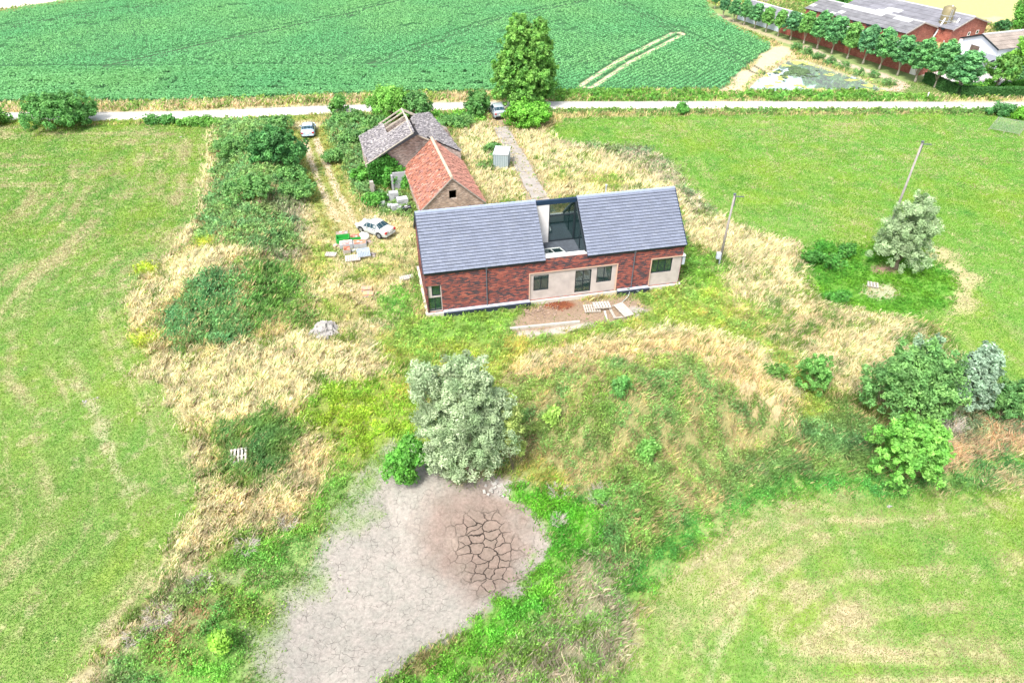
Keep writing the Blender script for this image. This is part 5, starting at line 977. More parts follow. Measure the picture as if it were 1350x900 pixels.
def barn(name, nx, ny, hw, ln, ze, zr, dirv, label, cat, base, pale, openings=(), gable_mat=None, wallmat=None, par_extra=None):
    """nx,ny: near end of the left eave; dirv: unit vector along the ridge away from the camera"""
    rz_ = math.atan2(dirv[1], dirv[0])-math.pi/2; o = empty(name, (nx, ny, 0), rz_, label, cat); mb = MB(); w = 2*hw; rg = random.Random(int(nx))
    for y, fl in ((0, False), (ln, True)):
        q = [(0, y, 0), (w, y, 0), (w, y, ze), (hw, y, zr), (0, y, ze)]; mb.face(q[::-1] if fl else q)
    mb.face([(0, ln, 0), (0, 0, 0), (0, 0, ze), (0, ln, ze)]); mb.face([(w, 0, 0), (w, ln, 0), (w, ln, ze), (w, 0, ze)]); mb.build('brick_wall' if wallmat is None else 'wall', wallmat or M_FARMB, o)
    t = math.atan2(zr-ze, hw); s_ = math.hypot(zr-ze, hw)+.3
    for sd in (0, 1):
        P0 = Vector((-.3*math.cos(t), -.25, ze-.3*math.sin(t)+.03)) if not sd else Vector((w+.3*math.cos(t), ln+.25, ze-.3*math.sin(t)+.03)); u = Vector((0, 1, 0)) if not sd else Vector((0, -1, 0)); v = Vector((math.cos(t), 0, math.sin(t))) if not sd else Vector((-math.cos(t), 0, math.sin(t))); n_ = Vector((-math.sin(t), 0, math.cos(t))) if not sd else Vector((math.sin(t), 0, math.cos(t)))
        mb = MB(); nrw = 4; ncol = int((ln+.5)/1.0)
        for r_ in range(nrw):
            for c in range(ncol):
                a0, a1 = (ln+.5)*c/ncol, (ln+.5)*(c+1)/ncol; h0, h1 = s_*r_/nrw, s_*(r_+1)/nrw; col = jit(rg, .88, 1.1, base)
                if pale(sd, c/ncol, r_, rg): col = jit(rg, .9, 1.1, (.42, .42, .43))
                P = lambda a, h, d: P0+u*a+v*h+n_*d
                q = [P(a0, h0, .06), P(a1, h0, .06), P(a1, h1+.05, .02), P(a0, h1+.05, .02)]; q = q if sd else q[::-1]; mb.face(q, col); mb.face([P(a0, h0, .0), P(a1, h0, .0), P(a1, h0, .06), P(a0, h0, .06)], col)
        mb.build('roof', M_SHEET, o)
    mb = MB(); mb.tube([(hw, -.25, zr+.08), (hw, ln+.25, zr+.08)], .16, 6, col=(.45, .45, .46)); mb.build('ridge_cap', simple('ridge_cap_grey', (.4, .4, .41), .8), o)
    mb = MB(); mb.bar((-.3, -.27, ze-.1), (hw, -.27, zr+.05), .06, .2); mb.bar((w+.3, -.27, ze-.1), (hw, -.27, zr+.05), .06, .2); mb.build('verge_board', M_WOOD if wallmat is None else M_FRAME, o)
    return o
DA = (-.505, .863); G_ = (.17, .17, .18)
bA = barn('barn', 63.3, 116.9, 3.9, 20.0, 2.5, 3.55, DA, 'middle long red brick barn with patched grey roof', 'barn', G_, lambda sd, f, r_, rg: (sd == 0 and ((r_ == 3 and (.05 < f < .22 or .3 < f < .75) and rg.random() < .8) or rg.random() < .07)))
bB = barn('barn', 71.9, 119.0, 4.9, 20.5, 2.5, 3.8, DA, 'rear long red brick barn with dark grey roof and pale patches', 'barn', (.18, .18, .20), lambda sd, f, r_, rg: (sd == 0 and r_ < 2 and .45 < f < .75 and rg.random() < .45))
for o_, y_ in ((bB, 5.2), (bB, 7.6)): window((0, 0, 0), (1, 0, 0), (0, -1, 0), y_-.35, y_+.35, .9, 1.5, o_, M_WHITE, M_GLASSD, 1, 1, -.02)
for o_ in (bA, bB):
    for i in range(7): MB().box((-.25, 1.5+i*2.7, 2.35), (.3, .5, .25)).build('eaves_vent', M_FRAME, o_)
bC = barn('barn', 59.35, 102.9, 3.1, 38.5, 1.9, 2.8, (-.456, .89), 'nearest long low barn behind the avenue trees, grey roof and red brick wall', 'barn', (.18, .18, .2), lambda sd, f, r_, rg: rg.random() < .05)
mb = MB(); mb.box((-.04, 33, .95), (.08, 10.5, 1.8)); mb.build('pale_shutter', M_DOORP, bC)
mb = MB(); mb.box((-.05, .7, .9), (.08, 1.0, 1.75)); mb.build('white_door', M_WHITE, bC)
for i in range(7): window((0, 0, 0), (0, 1, 0), (-1, 0, 0), 4+i*3.2, 4.8+i*3.2, 1.1, 1.7, bC, M_FRAME, M_GLASSD, 1, 1, -.02)
# white hall
u_ = Vector((.95, .317, 0)).normalized(); bD = barn('farm_hall', 69.75, 112.0, 3.2, 15.0, 3.0, 4.15, (u_.x, u_.y), 'white gabled farm hall with brown roof and dark doorway', 'hall', (.26, .22, .19), lambda sd, f, r_, rg: False, wallmat=simple('white_cladding', (.62, .66, .72), .7, .06, 1))
mb = MB(); mb.box((2.6, -.04, 1.5), (1.5, .08, 2.0)); mb.build('doorway', simple('dark_door', (.12, .09, .07), .8, .3, 3), bD)
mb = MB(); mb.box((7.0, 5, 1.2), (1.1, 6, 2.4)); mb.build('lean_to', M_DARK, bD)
mb = MB(); mb.face([(4.2, -1.9, 1.5), (7.2, -1.9, 1.5), (7.2, -.06, 2.0), (4.2, -.06, 2.0)]); mb.box((5.7, -.95, .7), (2.8, 1.7, 1.4)); mb.build('annex', simple('annex_grey', (.2, .21, .24), .8, .1), bD)
# feed silos with their conveyors
def silo(px, py, ytop, r, col, label):
    p = g3(px, py); h = top_z(p.y, ytop); o = empty('feed_silo', p, .3, label, 'silo', 'feed silos between the farm barns'); mb = MB()
    mb.tube([(0, 0, 1.2), (0, 0, 2.3), (0, 0, h-.25), (0, 0, h)], [.25, r, r, .55*r], 20); mb.build('tank', simple('silo_metal', col, .45, .2, 1.5, metal=.1), o, smooth=True)
    mb = MB()
    for i in range(3): mb.tube([(0, 0, 2.4+i*(h-3)/3), (0, 0, 2.46+i*(h-3)/3)], r+.03, 20)
    mb.build('band', M_LEDGE, o)
    for a in range(4): mb = MB(); an = a*math.pi/2+.4; mb.tube([(math.cos(an)*r*1.05, math.sin(an)*r*1.05, 0), (math.cos(an)*r*.98, math.sin(an)*r*.98, 3)], .06, 6); mb.build('leg', M_LEDGE, o)
    mb = MB()
    for s in (-.16, .16): mb.bar((s-r*.4, -r-.05, .2), (s-r*.4, -r-.05, h-.4), .04)
    for i in range(int(h/.35)): mb.bar((-.16-r*.4, -r-.05, .3+i*.34), (.16-r*.4, -r-.05, .3+i*.34), .03)
    mb.build('ladder', M_LEDGE, o); return p, h
p1_, h1_ = silo(1237, 54, 8, .95, (.20, .17, .09), 'tall yellowish grey feed silo between the long barns')
p2_, h2_ = silo(1249, 55, 27, .6, (.22, .22, .2), 'shorter grey feed silo beside the tall yellowish one')
for a, b_, lab in ((( -1.9, -1.2, .4), (.2, -.3, h1_+.1), 'pale steel auger tube running up the tall silo'), ((-.2, -2.2, .4), (1.6, -1.0, h2_+.4), 'shorter pale auger tube leaning on the smaller silo')):
    mb = MB(); mb.tube([a, b_], .14, 8); mb.box((a[0], a[1], .35), (.6, .6, .6)); mb.bar((a[0]*.5, a[1]*.5-.2, 0), (a[0]*.5+b[0]*0, a[1]*.5, 2.2), .06); o = mb.build('auger', simple('galvanised', (.62, .63, .64), .4, .1)); o.location = p1_; tag(o, lab, 'auger')
def drum(px, py, r, h, col, label, name='barrel'):
    p = g3(px, py); mb = MB(); mb.tube([(0, 0, 0), (0, 0, h*.3), (0, 0, h*.34), (0, 0, h*.66), (0, 0, h*.7), (0, 0, h)], [r, r, r*1.06, r*1.06, r, r*.95], 14); o = mb.build(name, simple(name+'_plastic', col, .5, .08), smooth=False); o.location = p; tag(o, label, 'barrel')
drum(1255, 54, .5, .9, (.02, .1, .42), 'blue barrel beside the door of the rear barn'); drum(1266, 60, .45, .9, (.65, .62, .6), 'white tank on the yard beside the white hall')
# ------------------------------------------------------------------ cars
M_TYRE = simple('tyre_rubber', (.02, .02, .02), .8, .1); M_RIM = simple('rim_metal', (.35, .36, .38), .35, .05, metal=.6); M_CGLASS = simple('car_glass', (.02, .05, .065), .08, .1); M_RED = simple('red_lamp', (.45, .03, .03), .3, .05); M_CLEAR = simple('clear_lamp', (.6, .62, .62), .2, .05); M_BLK = simple('black_plastic', (.02, .02, .022), .6, .1)
def car(loc, rz, L_, Wc, hood, rear, Hc, col, label, glass=M_CGLASS, group=None, roofcol=None):
    """x runs to the front; hood = (length of bonnet, height), rear = (length of boot, height)"""
    mP = simple('car_paint', col, .25, .03, 1); mP.node_tree.nodes['Principled BSDF'].inputs['Coat Weight'].default_value = .5
    o = empty('car', loc, rz, label, 'car', group); w = Wc/2; xf = L_/2; xr = -L_/2; xh = xf-hood[0]; xb = xr+rear[0]; zb = .28; bel = .92*Hc/1.42
    # stations: x, ground clearance, half width, belt height, half roof width, top, cabin?
    S = [(xf, .35, w*.72, .50, w*.62, .56, 0), (xf-.12, .25, w*.92, .62, w*.80, .66, 0), (xf-.5, .22, w, .72, w*.86, hood[1]-.06, 0), (xh-.02, .22, w, bel-.06, w*.88, hood[1], 0), (xh-.5*Hc/1.42, .22, w, bel, w*.70, Hc-.05, 1),
         (xh-.9, .22, w, bel, w*.73, Hc, 1), ((xh+xb)/2-.25, .22, w, bel, w*.73, Hc, 1), (xb+.45, .22, w, bel+.01, w*.70, Hc-.06, 1), (xb, .24, w*.99, bel+.01, w*.78, rear[1], 0), (xr+.14, .28, w*.93, bel-.03, w*.76, rear[1]-.05, 0), (xr, .36, w*.84, bel-.14, w*.70, rear[1]-.16, 0)]
    V = []; 
    for x, zc, ww, zbelt, wr, zt, cab in S:
        h_ = [(ww*.92, zc), (ww, zc+.14), (ww*1.0, (zc+zbelt)/2+.05), (ww*.965, zbelt), (wr, zt-.03 if cab else max(zt-.03, zbelt+.01)), (wr*.72, zt+.015), (0, zt+.03)]
        V.append([(x, y, z) for y, z in h_]+[(x, -y, z) for y, z in h_[::-1][1:]])
    nS, nP = len(V), len(V[0]); flat = [Vector(p) for r_ in V for p in r_]; body = MB(); gls = []
    cabin = [s_[6] for s_ in S]
    for i in range(nS-1):
        for j in range(nP-1):
            q = [i*nP+j, (i+1)*nP+j, (i+1)*nP+j+1, i*nP+j+1]
            isg = False
            if j in (3, 8) and (cabin[i] and cabin[i+1]): isg = True
            if j in (4, 5, 6, 7) and (cabin[i]+cabin[i+1] == 1): isg = True
            if j in (3, 8) and (cabin[i]+cabin[i+1] == 1): isg = True
            if isg: gls.append((q, j))
    body.v = [tuple(p) for p in flat]; body.c = [col]*len(flat)
    for i in range(nS-1):
        for j in range(nP-1): body.f.append([i*nP+j, (i+1)*nP+j, (i+1)*nP+j+1, i*nP+j+1][::-1])
        body.f.append([i*nP, i*nP+nP-1, (i+1)*nP+nP-1, (i+1)*nP][::-1])
    body.f.append([j for j in range(nP)]); body.f.append([(nS-1)*nP+j for j in reversed(range(nP))])
    bo = body.build('body', mP, o, smooth=True); e = bo.modifiers.new('edge', 'EDGE_SPLIT'); e.split_angle = R(38)
    for nm, sel in (('side_window', (3,)), ('side_window', (8,)), ('screen', (4, 5, 6, 7))):
        for part in ((0, 1) if nm == 'screen' else (0,)):
            mb = MB()
            for q, j in gls:
                if j not in sel: continue
                fr = q[0]//nP < 5
                if nm == 'screen' and (part == 0) != fr: continue
                P = [flat[k] for k in q]; c = sum(P, Vector())/4; n = (P[1]-P[0]).cross(P[3]-P[0]).normalized()
                if n.dot(c-Vector((0, 0, .6))) < 0: n = -n
                kk_ = .90 if nm != 'screen' else .95
                mb.face([c+(p-c)*kk_+n*.012 for p in P])
            if mb.f: mb.build('windscreen' if nm == 'screen' and part == 0 else ('rear_window' if nm == 'screen' else nm), glass, o)
    for x in (xf-.78, xr+.80):
        for s in (-1, 1):
            mb = MB(); r_ = .31; mb.tube([(x, s*(w-.17), r_), (x, s*(w-.15), r_), (x, s*(w+.005), r_), (x, s*(w+.015), r_)], [r_*.9, r_, r_, r_*.88], 20); wh = mb.build('wheel', M_TYRE, o)
            mb = MB(); mb.tube([(x, s*(w+.014), r_), (x, s*(w+.022), r_)], [r_*.62, r_*.55], 14); mb.build('rim', M_RIM, wh)
            mb = MB(); pts = [(x+math.cos(a)*.36, s*(w+.004), r_+math.sin(a)*.36) for a in np.linspace(0, math.pi, 9)]; mb.tube(pts, .03, 5); mb.build('wheel_arch', M_BLK, o)
    for s in (-1, 1):
        mb = MB(); mb.box((xf-.10, s*w*.66, .60), (.16, .34, .14), -s*.25); mb.build('headlight', M_CLEAR, o)
        mb = MB(); mb.box((xr+.06, s*w*.68, bel-.12), (.14, .36, .17), s*.2); mb.build('tail_light', M_RED, o)
        mb = MB(); mb.box((xh-.55, s*(w+.07), bel+.04), (.12, .16, .1)); mb.build('mirror', mP, o)
        mb = MB()
        for x in (xh-1.2, (xh+xb)/2-.45): mb.box((x, s*(w*.985), bel-.1), (.16, .05, .03))
        mb.build('door_handle', M_BLK, o)
    mb = MB(); mb.box((xr+.0, 0, .42), (.1, Wc*.82, .16)); mb.build('bumper', mP if roofcol is None else M_BLK, o, bevel=.03)
    mb = MB(); mb.box((xr-.02, 0, .66), (.03, .46, .11)); mb.build('number_plate', M_WHITE, o)
    return o
a, b_ = g3(495.2, 315), g3(471.9, 306.5); hd = math.atan2(b_.y-a.y, b_.x-a.x); ctr = g3(491, 309); ctr.z = 0
ctr.x += .25; ctr.y += .35; ctr.z = Tz(ctr.x, ctr.y)
car(ctr, hd, 3.75, 1.52, (1.05, .82), (.75, .92), 1.30, (.42, .445, .43), 'white saloon car parked on dry grass beside the old stable'); FOOT.append((ctr.x, ctr.y, hd, 3.5, 1.4))
p = g3(407.5, 176); p.z = Tz(p.x, p.y)
car(p, R(101), 3.5, 1.62, (.9, .84), (.5, .98), 1.28, (.40, .50, .62), 'silver blue car standing at the top of the dirt lane by the road'); FOOT.append((p.x, p.y, R(101), 3.3, 1.4))
p = g3(656, 152); car(p, R(104), 3.6, 1.62, (.8, .9), (.35, 1.1), 1.42, (.30, .34, .38), 'grey car with dark windows parked beside the twin topped tree', roofcol=1); FOOT.append((p.x, p.y, R(104), 3.5, 1.5))
# ------------------------------------------------------------------ corrugated box, poles
fl = g3(650.5, 222); fr = g3(668, 223); ang = math.atan2(fr.y-fl.y, fr.x-fl.x)+.02; ww_ = (fr-fl).length*1.08; dd_ = 2.3; o = empty('metal_shed', fl, ang, 'small grey corrugated metal shed in the tall dry grass', 'shed')
mb = MB(); c1, c2 = (.27, .35, .39), (.40, .48, .52); hh_ = 1.55
def corrw(x0, y0, x1, y1):
    n = 16
    for i in range(n):
        k0, k1 = i/n, (i+1)/n; d = .035 if i % 2 else 0; dx, dy = (y1-y0), -(x1-x0); q = math.hypot(dx, dy); dx, dy = dx/q*d, dy/q*d
        a = (x0+(x1-x0)*k0+dx, y0+(y1-y0)*k0+dy); b = (x0+(x1-x0)*k1+dx, y0+(y1-y0)*k1+dy); mb.face([(a[0], a[1], -.1), (b[0], b[1], -.1), (b[0], b[1], hh_), (a[0], a[1], hh_)], c2 if i % 2 else c1)
corrw(0, 0, ww_, 0); corrw(ww_, 0, ww_, dd_); corrw(ww_, dd_, 0, dd_); corrw(0, dd_, 0, 0); mb.build('wall', vcol('shed_sheet', .5, .1, metal=.2), o)
mb = MB(); mb.box((ww_/2, dd_/2, hh_+.03), (ww_+.12, dd_+.12, .06)); 
for i in range(6): mb.box((ww_*(i+.5)/6, dd_/2, hh_+.07), (.06, dd_+.1, .03))
mb.build('roof', simple('shed_roof', (.45, .49, .5), .45, .06, metal=.1), o); FOOT.append((fl.x+math.cos(ang)*ww_/2-math.sin(ang)*dd_/2, fl.y+math.sin(ang)*ww_/2+math.cos(ang)*dd_/2, ang, ww_, dd_))
M_POLE = simple('grey_pole', (.27, .25, .23), .9, .2, 3)
def pole(px, py, tx, ty, label, box=False, hgt=None):
    b = g3(px, py); top = Vector((.05, 0, float(top_z(b.y, ty))-b.z)); o = empty('utility_pole', b, 0, label, 'utility pole'); mb = MB(); mb.tube([(0, 0, -.3), tuple(top)], [.12, .075], 10); mb.build('pole', M_POLE, o, smooth=True)
    mb = MB(); mb.bar(top+Vector((-.1, 0, -.12)), top+Vector((.75, -.1, -.12)), .06, .06); mb.tube([top+Vector((.12, 0, -.12)), top+Vector((.12, 0, -1.0))], .035, 5); mb.tube([top+Vector((0, 0, 0)), top+Vector((0, 0, .12))], .12, 8); mb.build('bracket', M_PIPE, o)
    if box:
        c = top*.14; mb = MB(); mb.box((c.x-.24, c.y-.1, c.z), (.36, .3, .55)); mb.box((c.x-.24, c.y-.26, c.z-.05), (.24, .02, .3)); mb.box((c.x-.05, c.y-.14, c.z-.5), (.12, .1, .6)); mb.build('junction_box', M_LEDGE, o, bevel=.02)
    return o
pole(948, 348, 967, 257, 'grey utility pole with junction box right of the new house', True, 6.3)
pole(1163, 325, 1213, 188, 'tall bare utility pole rising behind the cone shaped willow', False, 8.6)
# ------------------------------------------------------------------ pallets, crates, blocks
def pallet_mb(w, l, h, mb=None, z=0, col=None, slats=6, gap=.35):
    mb = mb or MB(); sw = w/(slats+(slats-1)*gap)
    for i in range(slats): mb.box((-w/2+sw/2+i*sw*(1+gap), 0, z+h-.015), (sw, l, .028), col=col or (.5, .5, .5))
    for y in (-l/2+.05, 0, l/2-.05): mb.box((0, y, z+h-.055), (w, .09, .045), col=col or (.5, .5, .5))
    for y in (-l/2+.05, 0, l/2-.05):
        for x in (-w/2+.06, 0, w/2-.06): mb.box((x, y, z+(h-.08)/2+.01), (.11, .09, h-.1), col=col or (.5, .5, .5))
    for x in (-w/2+.06, 0, w/2-.06): mb.box((x, 0, z+.012), (.1, l, .022), col=col or (.5, .5, .5))
    return mb
M_PAL = simple('pallet_wood', (.40, .36, .31), .9, .2, 6); M_PALB = simple('blue_grey_slats', (.27, .32, .40), .8, .15, 5); M_PALW = simple('whitened_wood', (.42, .39, .35), .9, .25, 5)
def px_rect(name, cx, cy, w, l, rz, label, cat, zoff=0, group=None, tilt=0):
    p = g3(cx, cy); o = empty(name, (p.x, p.y, p.z+zoff), rz, label, cat, group)
    if tilt: o.rotation_euler.x = tilt
    FOOT.append((p.x, p.y, rz, w*.92, l*.92)); return o
def pallet(cx, cy, w, l, rz, label, mat=M_PAL, zoff=0, slats=6, tilt=0, gap=.35, h=.14, grp=None):
    o = px_rect('pallet', cx, cy, w, l, rz, label, 'pallet', zoff, grp, tilt); mb = MB(); sw = w/(slats+(slats-1)*gap)
    for i in range(slats): mb.box((-w/2+sw/2+i*sw*(1+gap), 0, h-.015), (sw, l, .028))
    mb.build('slats', mat, o); mb = MB()
    for y in (-l/2+.05, 0, l/2-.05):
        mb.box((0, y, h-.056), (w, .09, .048))
        for x in (-w/2+.06, 0, w/2-.06): mb.box((x, y, (h-.08)/2+.01), (.11, .09, h-.1))
    mb.build('stringer', M_WOOD, o); return o
pallet(316, 606, .95, 1.15, R(14), 'pale wooden pallet lying alone in tall weeds at the lower left', M_PALW, .25, 5, gap=.8, tilt=R(6))
pallet(536, 367.5, 1.15, .6, R(20), 'pale wooden pallet on the grass against the left end of the house', M_PALW, .05, 7)
pallet(1150, 377, .85, .75, R(-20), 'small weathered pallet in the green hollow below the willow', M_PALW, .05, 4, gap=.9)
pallet(780, 408, 1.25, 1.0, R(5), 'left one of two grey pallets in the bare yard before the house', M_PAL, .03, 7, gap=.6); pallet(793, 406, 1.3, .95, R(8), 'grey pallet propped on its left neighbour in the bare yard', M_PALW, .19, 6, gap=.4, tilt=R(-4))
pallet(822, 411.5, .85, 1.7, R(24), 'stack of long grey boards on the right of the yard', M_PAL, .12, 5, gap=.08); 
def plank(cx0, cy0, cx1, cy1, w, h, label, mat=M_WOOD, z=.08):
    a, b_ = g3(cx0, cy0), g3(cx1, cy1); a.z += z; b_.z += z; d = (b_-a); o_ = MB().bar(Vector((0, 0, 0)), d, w, h); 
    for k in range(3): o_.bar(d*(k*.33)+Vector((0, 0, h/2+.004)), d*(k*.33+.3)+Vector((0, 0, h/2+.004)), w*.8, .012)
    o = o_.build('timber_beam', mat); o.location = a; tag(o, label, 'timber'); return o
plank(672.5, 434.5, 764, 425.5, .2, .2, 'long grey timber beam lying along the front edge of the yard', simple('grey_beam', (.40, .38, .34), .9, .2, 3))
plank(797, 411, 801, 427, .16, .08, 'short pale plank pointing towards the camera beside the pallets', M_PALW); plank(804, 408, 811, 421, .22, .08, 'grey plank between the pallets and the board stack'); plank(812, 420, 822, 419, .14, .08, 'short plank across the end of the board stack')
# hose and tap debris by the second downpipe
p = g3(831, 386); mb = MB(); 
for i in range(9): mb.bar((random.uniform(-.7, .7), random.uniform(-.3, .3), .1+random.random()*.25), (random.uniform(-.7, .7), random.uniform(-.3, .3), .1+random.random()*.3), .07)
mb.tube([(-.1, -.2, .3), (-.3, -.8, .2), (-.9, -1.5, .08), (-1.7, -1.9, .06)], .02, 5); o = mb.build('pipe_offcuts', simple('pale_plastic', (.50, .58, .6), .5, .1)); o.location = p; tag(o, 'pale plastic pipe offcuts and a hose below the right downpipe', 'pipes')
def stones(name, cx, cy, r, n, smin, smax, col, label, cat, h=.3, zoff=0):
    p = g3(cx, cy); mb = MB(); rg = random.Random(int(cx*3))
    for i in range(n):
        a = rg.uniform(0, 6.28); q = rg.random()**.6*r; s = rg.uniform(smin, smax); t = 1-q/r
        M = Matrix.Translation((math.cos(a)*q, math.sin(a)*q, t*h+s*.2)) @ Matrix.Rotation(rg.uniform(0, 3), 4, 'Z') @ Matrix.Rotation(rg.uniform(-.6, .6), 4, 'X'); v = rg.uniform(.75, 1.15)
        mb.box(None, (s, s*rg.uniform(.5, .9), s*rg.uniform(.2, .6)), M=M, col=tuple(c*v for c in col), top=.8)
    o = mb.build(name, vcol(name+'_mat', .9, .2, 5)); o.location = (p.x, p.y, p.z+zoff); tag(o, label, cat, kind='stuff' if smax < .15 else None); return o
stones('rubble_heap', 429, 438, .95, 80, .2, .6, (.30, .285, .27), 'heap of pale broken slabs and boards in the rough grass', 'rubble', .8)
mb = MB(); p = g3(429, 438); rg = random.Random(5)
for i in range(16): a = rg.uniform(-1.4, 1.4); mb.bar((math.sin(a)*.2, math.cos(a)*.1, .95), (math.sin(a)*1.25, -.8*math.cos(a)-.1, .05), .1, .05)
for i in range(5): mb.bar((rg.uniform(-.6, .2), -.2, .8), (rg.uniform(-.6, .4), -.6, .35), .08, .03)
o = mb.build('boards', simple('bleached_boards', (.36, .345, .32), .9, .3, 8)); o.parent = bpy.data.objects['rubble_heap']
stones('gravel_heap', 712, 408, 1.5, 150, .06, .14, (.30, .22, .17), 'thin brown spread of brick rubble in the bare yard', 'rubble', .1); stones('brick_rubble', 738, 402, .9, 90, .05, .12, (.17, .06, .04), 'strip of dark red brick rubble close to the pale house wall', 'rubble', .08); stones('sand_patch', 836, 412, .5, 50, .05, .12, (.38, .35, .31), 'small pale heap of stones right of the board stack', 'rubble', .08)
for cx, cy, r_, lab in ((118, 528, .5, 'pale loose stones on the left meadow, upper of the trail'), (238, 181, .12, 'single white stone near the upper corner of the left meadow'), (1172, 668, .14, 'pale stone on the lower right meadow')): stones('stones', cx, cy, r_, 8 if r_ > .2 else 3, .08, .2, (.40, .38, .34), lab, 'stones', .03)
stones('stones', 655, 643, .8, 26, .08, .28, (.36, .34, .31), 'pale stones at the mud edge under the silver willow', 'stones', .04)
# the crates beside the car. z axis up, each crate a thing
M_GREEN = simple('green_plastic', (.03, .30, .05), .5, .08); M_GREY = simple('grey_crate', (.33, .34, .35), .8, .15)
def crate(cx, cy, w, l, h, rz, mat, label, fill=None, fh=.0, open_=True, fn='bricks', zoff=0, grp=None):
    o = px_rect('crate', cx, cy, w, l, rz, label, 'crate', zoff, grp); t = .05; mb = MB()
    for y in (-l/2+t/2, l/2-t/2): mb.box((0, y, h/2), (w, t, h))
    for x in (-w/2+t/2, w/2-t/2): mb.box((x, 0, h/2), (t, l-2*t, h-.006))
    mb.box((0, 0, .05), (w-2*t, l-2*t, .06)); mb.build('box', mat, o)
    if fill:
        mb = MB(); rg = random.Random(int(cx)); nx, ny = int(w/.24), int(l/.14)
        for i in range(nx):
            for j in range(ny):
                if rg.random() < .12: continue
                v = rg.uniform(.75, 1.2); hh = h*.85+fh+rg.uniform(-.03, .05); mb.box((-w/2+t+(i+.5)*(w-2*t)/nx, -l/2+t+(j+.5)*(l-2*t)/ny, hh/2+.04), ((w-2*t)/nx*.92, (l-2*t)/ny*.88, hh-.02), rg.uniform(-.05, .05), col=tuple(c*v for c in (fill if rg.random() < .8 else (.6, .55, .5))))
        mb.build(fn, vcol('crate_fill', .9, .2, 8), o)
    return o
RZ = R(12)
crate(452.5, 319, 1.15, .85, .55, RZ, M_GREEN, 'bright green crate, leftmost of the group by the white car'); crate(451.5, 311.5, 1.05, .5, .4, RZ, M_WOOD, 'low wooden crate of pink bricks behind the bright green crate', (.5, .28, .22)); crate(470.5, 316, 1.2, .6, .4, RZ, M_GREEN, 'green tray of red bricks between the green crate and the white box', (.45, .2, .14), .1)
o = px_rect('white_bag', 481, 315, .75, .6, RZ, 'crumpled white bulk bag nearest the rear wheel of the white car', 'bag'); mb = MB()
mb.tube([(0, 0, 0), (0, 0, .2), (0, 0, .48), (.05, 0, .55)], [.42, .47, .42, .26], 9); mb.build('bag', M_WHITE, o, smooth=True); mb = MB(); mb.tube([(-.3, .2, .5), (-.2, .1, .68), (.1, -.1, .66), (.28, -.2, .5)], .02, 5); mb.build('strap', M_WHITE, o)
crate(457, 325.5, 1.15, .85, .45, RZ, M_GREY, 'grey crate of pink tiles in front of the bright green crate', (.55, .36, .33), .08, fn='tiles'); crate(475, 324.5, 1.15, .8, .45, RZ, M_GREY, 'grey crate holding orange red and white pieces', (.55, .22, .14), .08); crate(458, 333.5, .65, .65, .45, RZ, M_WOOD, 'small wooden crate of red bricks in front of the pink tiles', (.48, .17, .10), .1)
pallet(465.5, 343.5, 1.25, .8, R(14), 'light grey slatted pallet at the front of the crate group', M_PALW, .18, 7, tilt=R(8)); pallet(480, 338, 1.1, 1.25, R(16), 'blue grey slatted pallet tilted on blocks beside the light grey one', M_PALB, .3, 8, tilt=R(6)); pallet(436.5, 337, .95, .65, R(-4), 'white slatted pallet apart from the others on the left', M_PALW, .05, 6)
for cx, cy, col, lab in ((443, 325, (.6, .47, .38), 'beige lump of insulation left of the grey crate'), (492, 336, (.3, .26, .24), 'small pile of dark scraps right of the blue grey pallet'), (466, 332, (.4, .42, .42), 'small grey scraps between the small crate and the pallet'), (486.5, 320, (.3, .24, .22), 'few brown bricks behind the rear wheel of the white car')): stones('scrap_pile', cx, cy, .32, 14, .12, .28, col, lab, 'scrap', .15)
for cx, cy, lab, c in ((484, 384, 'rear of two low stacks of orange clay tiles in the rough grass', (.52, .30, .2)), (486, 391, 'front of two low stacks of orange clay tiles in the rough grass', (.58, .34, .2))):
    o = px_rect('tile_stack', cx, cy-1, .85, .5, R(3), lab, 'tile stack'); mb = MB(); rg = random.Random(cx)
    for k in range(2):
        for i in range(5): mb.box((-.34+i*.17, rg.uniform(-.02, .02), .2+k*.07), (.16, .46, .06), rg.uniform(-.04, .04), col=tuple(q*rg.uniform(.8, 1.15) for q in c))
    mb.build('tiles', vcol('stack_tile', .9, .2, 8), o); pallet_mb(.85, .5, .14).build('base', M_PAL, o)
# stacked concrete blocks by the barn
bl = [(503, 271, .75, .5, .5, 'left concrete block stack beside the creeper'), (509, 264, .6, .5, .55, 'low block behind the left stack'), (520, 265, .95, .6, 1.0, 'tallest stack of pale concrete blocks near the stable'), (531, 270, 1.1, .8, .75, 'broad stack of grey blocks left of the stable wall'), (521, 276.5, .7, .5, .55, 'front left pale block of the block stacks'), (514, 273, .5, .5, .3, 'low grey block in the middle of the stacks'), (526, 277, .6, .4, .4, 'small block stack between the front left block and the black crate'), (498, 266, .45, .4, .3, 'single pale block at the far left of the stacks')]
for i, (cx, cy, w_, d_, h_, lab) in enumerate(bl):
    o = px_rect('block_stack', cx, cy, w_, d_, R(8+4*i % 20), lab, 'concrete blocks', 0, 'stacks of concrete blocks beside the stable'); mb = MB(); n = max(1, int(h_/.25)); rg = random.Random(i)
    for k in range(n):
        for j in range(2): v = rg.uniform(.85, 1.1); mb.box(((j-.5)*w_/2+rg.uniform(-.02, .02), rg.uniform(-.03, .03), (k+.5)*h_/n), (w_/2*.96, d_, h_/n*.95), rg.uniform(-.06, .06), col=tuple(q*v for q in (.36, .37, .38)))
    mb.build('blocks', vcol('block_mat', .9, .15, 5), o)
crate(536, 278, .95, .55, .45, R(18), M_BLK, 'black plastic crate in front of the grey block stacks', (.06, .07, .09), 0, fn='contents')
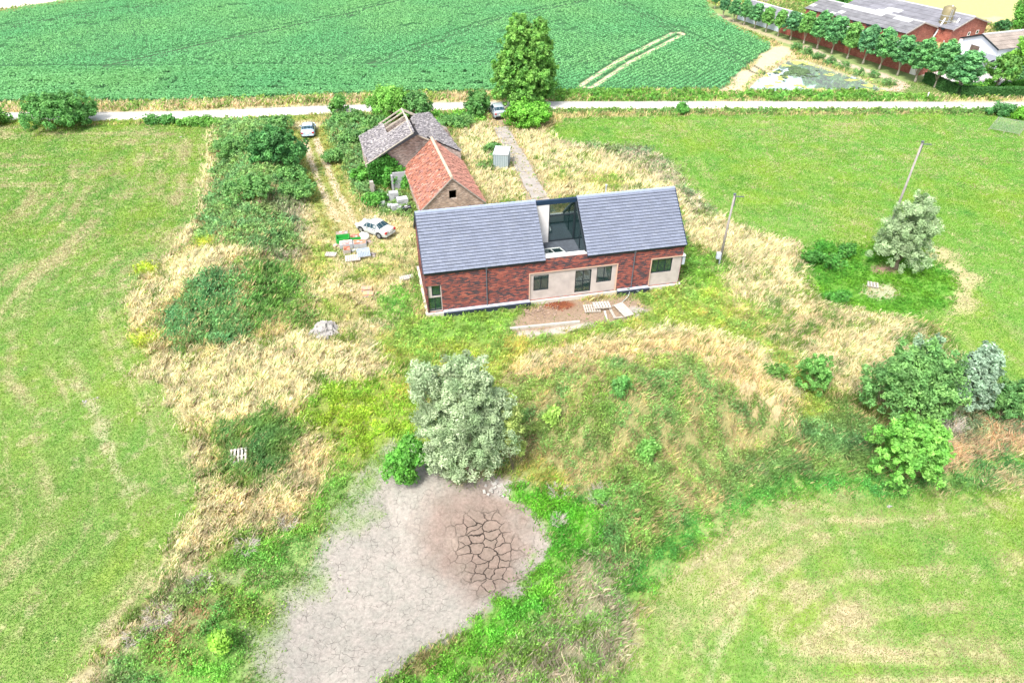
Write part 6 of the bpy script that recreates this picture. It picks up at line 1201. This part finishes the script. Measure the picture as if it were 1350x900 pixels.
# marker post, wire panel
p = g3(1221.5, 131); mb = MB(); mb.tube([(0, 0, -.1), (0, 0, .85), (0, 0, .95)], [.09, .085, .04], 8); o = mb.build('marker_post', M_WHITE); o.location = p; tag(o, 'short white marker post on the verge near the hedge corner', 'post')
a, b_ = g3(1303, 172), g3(1343, 180); d = b_-a; ang = math.atan2(d.y, d.x); o = empty('wire_panel', a, ang, 'pale tilted wire mesh panel lying in the right meadow near the road', 'wire panel'); Lp = d.length; mb = MB(); up = Vector((0, 3.2, .55))
P3 = lambda s, t: Vector((s*Lp+.5*t, 0, .25))+up*t
for q in ((P3(0, 0), P3(1, 0)), (P3(1, 0), P3(1, 1)), (P3(1, 1), P3(0, 1)), (P3(0, 1), P3(0, 0))): mb.bar(*q, .03)
mb.build('frame', M_POLE, o); mb = MB()
for i in range(1, 40): mb.bar(P3(i/40, 0), P3(i/40, 1), .011)
for i in range(1, 26): mb.bar(P3(0, i/26), P3(1, i/26), .011)
mb.build('mesh_wires', simple('pale_wire', (.22, .30, .20), .5), o); mb = MB()
for s in (0, .5, 1): mb.tube([P3(s, 0), (s*Lp, 0, -.1)], .04, 5)
for s in (0, 1): mb.tube([P3(s, 1), (s*Lp+.5, 3.2, -.1)], .04, 5)
mb.build('leg', M_WOOD, o)
crop(); grow()
# ------------------------------------------------------------------ camera and light
cam = bpy.data.cameras.new('camera'); co = bpy.data.objects.new('camera', cam); COL.objects.link(co); co.location = (0, 0, CH); co.rotation_euler = (math.pi/2-CT, 0, 0); cam.lens = 24; cam.sensor_width = 36; cam.clip_end = 6000; cam.clip_start = .5; SC.camera = co
w = bpy.data.worlds.new('World'); SC.world = w; w.use_nodes = True; nt = w.node_tree; bg = nt.nodes['Background']
sky = nt.nodes.new('ShaderNodeTexSky'); sky.sky_type = 'NISHITA'; sky.sun_disc = False; sky.sun_elevation = R(58); sky.sun_rotation = R(215); sky.air_density = 1.0; sky.dust_density = 3.5; sky.ozone_density = 1.0
hs = nt.nodes.new('ShaderNodeHueSaturation'); hs.inputs['Saturation'].default_value = .5; nt.links.new(sky.outputs[0], hs.inputs['Color']); nt.links.new(hs.outputs[0], bg.inputs[0]); bg.inputs[1].default_value = .145
sl = bpy.data.lights.new('sun', 'SUN'); sl.energy = 2.1; sl.angle = R(14); sl.color = (1, .96, .9); so = bpy.data.objects.new('sun', sl); COL.objects.link(so)
# the sun stands behind the camera's left shoulder
dirv = Vector((math.sin(R(215))*math.cos(R(58)), math.cos(R(215))*math.cos(R(58)), math.sin(R(58)))); so.rotation_euler = dirv.to_track_quat('Z', 'Y').to_euler()
SC.view_settings.view_transform = 'Standard'; SC.view_settings.look = 'None'; SC.view_settings.gamma = 1; SC.view_settings.exposure = EXPO
SC.render.resolution_x = 1024; SC.render.resolution_y = 682
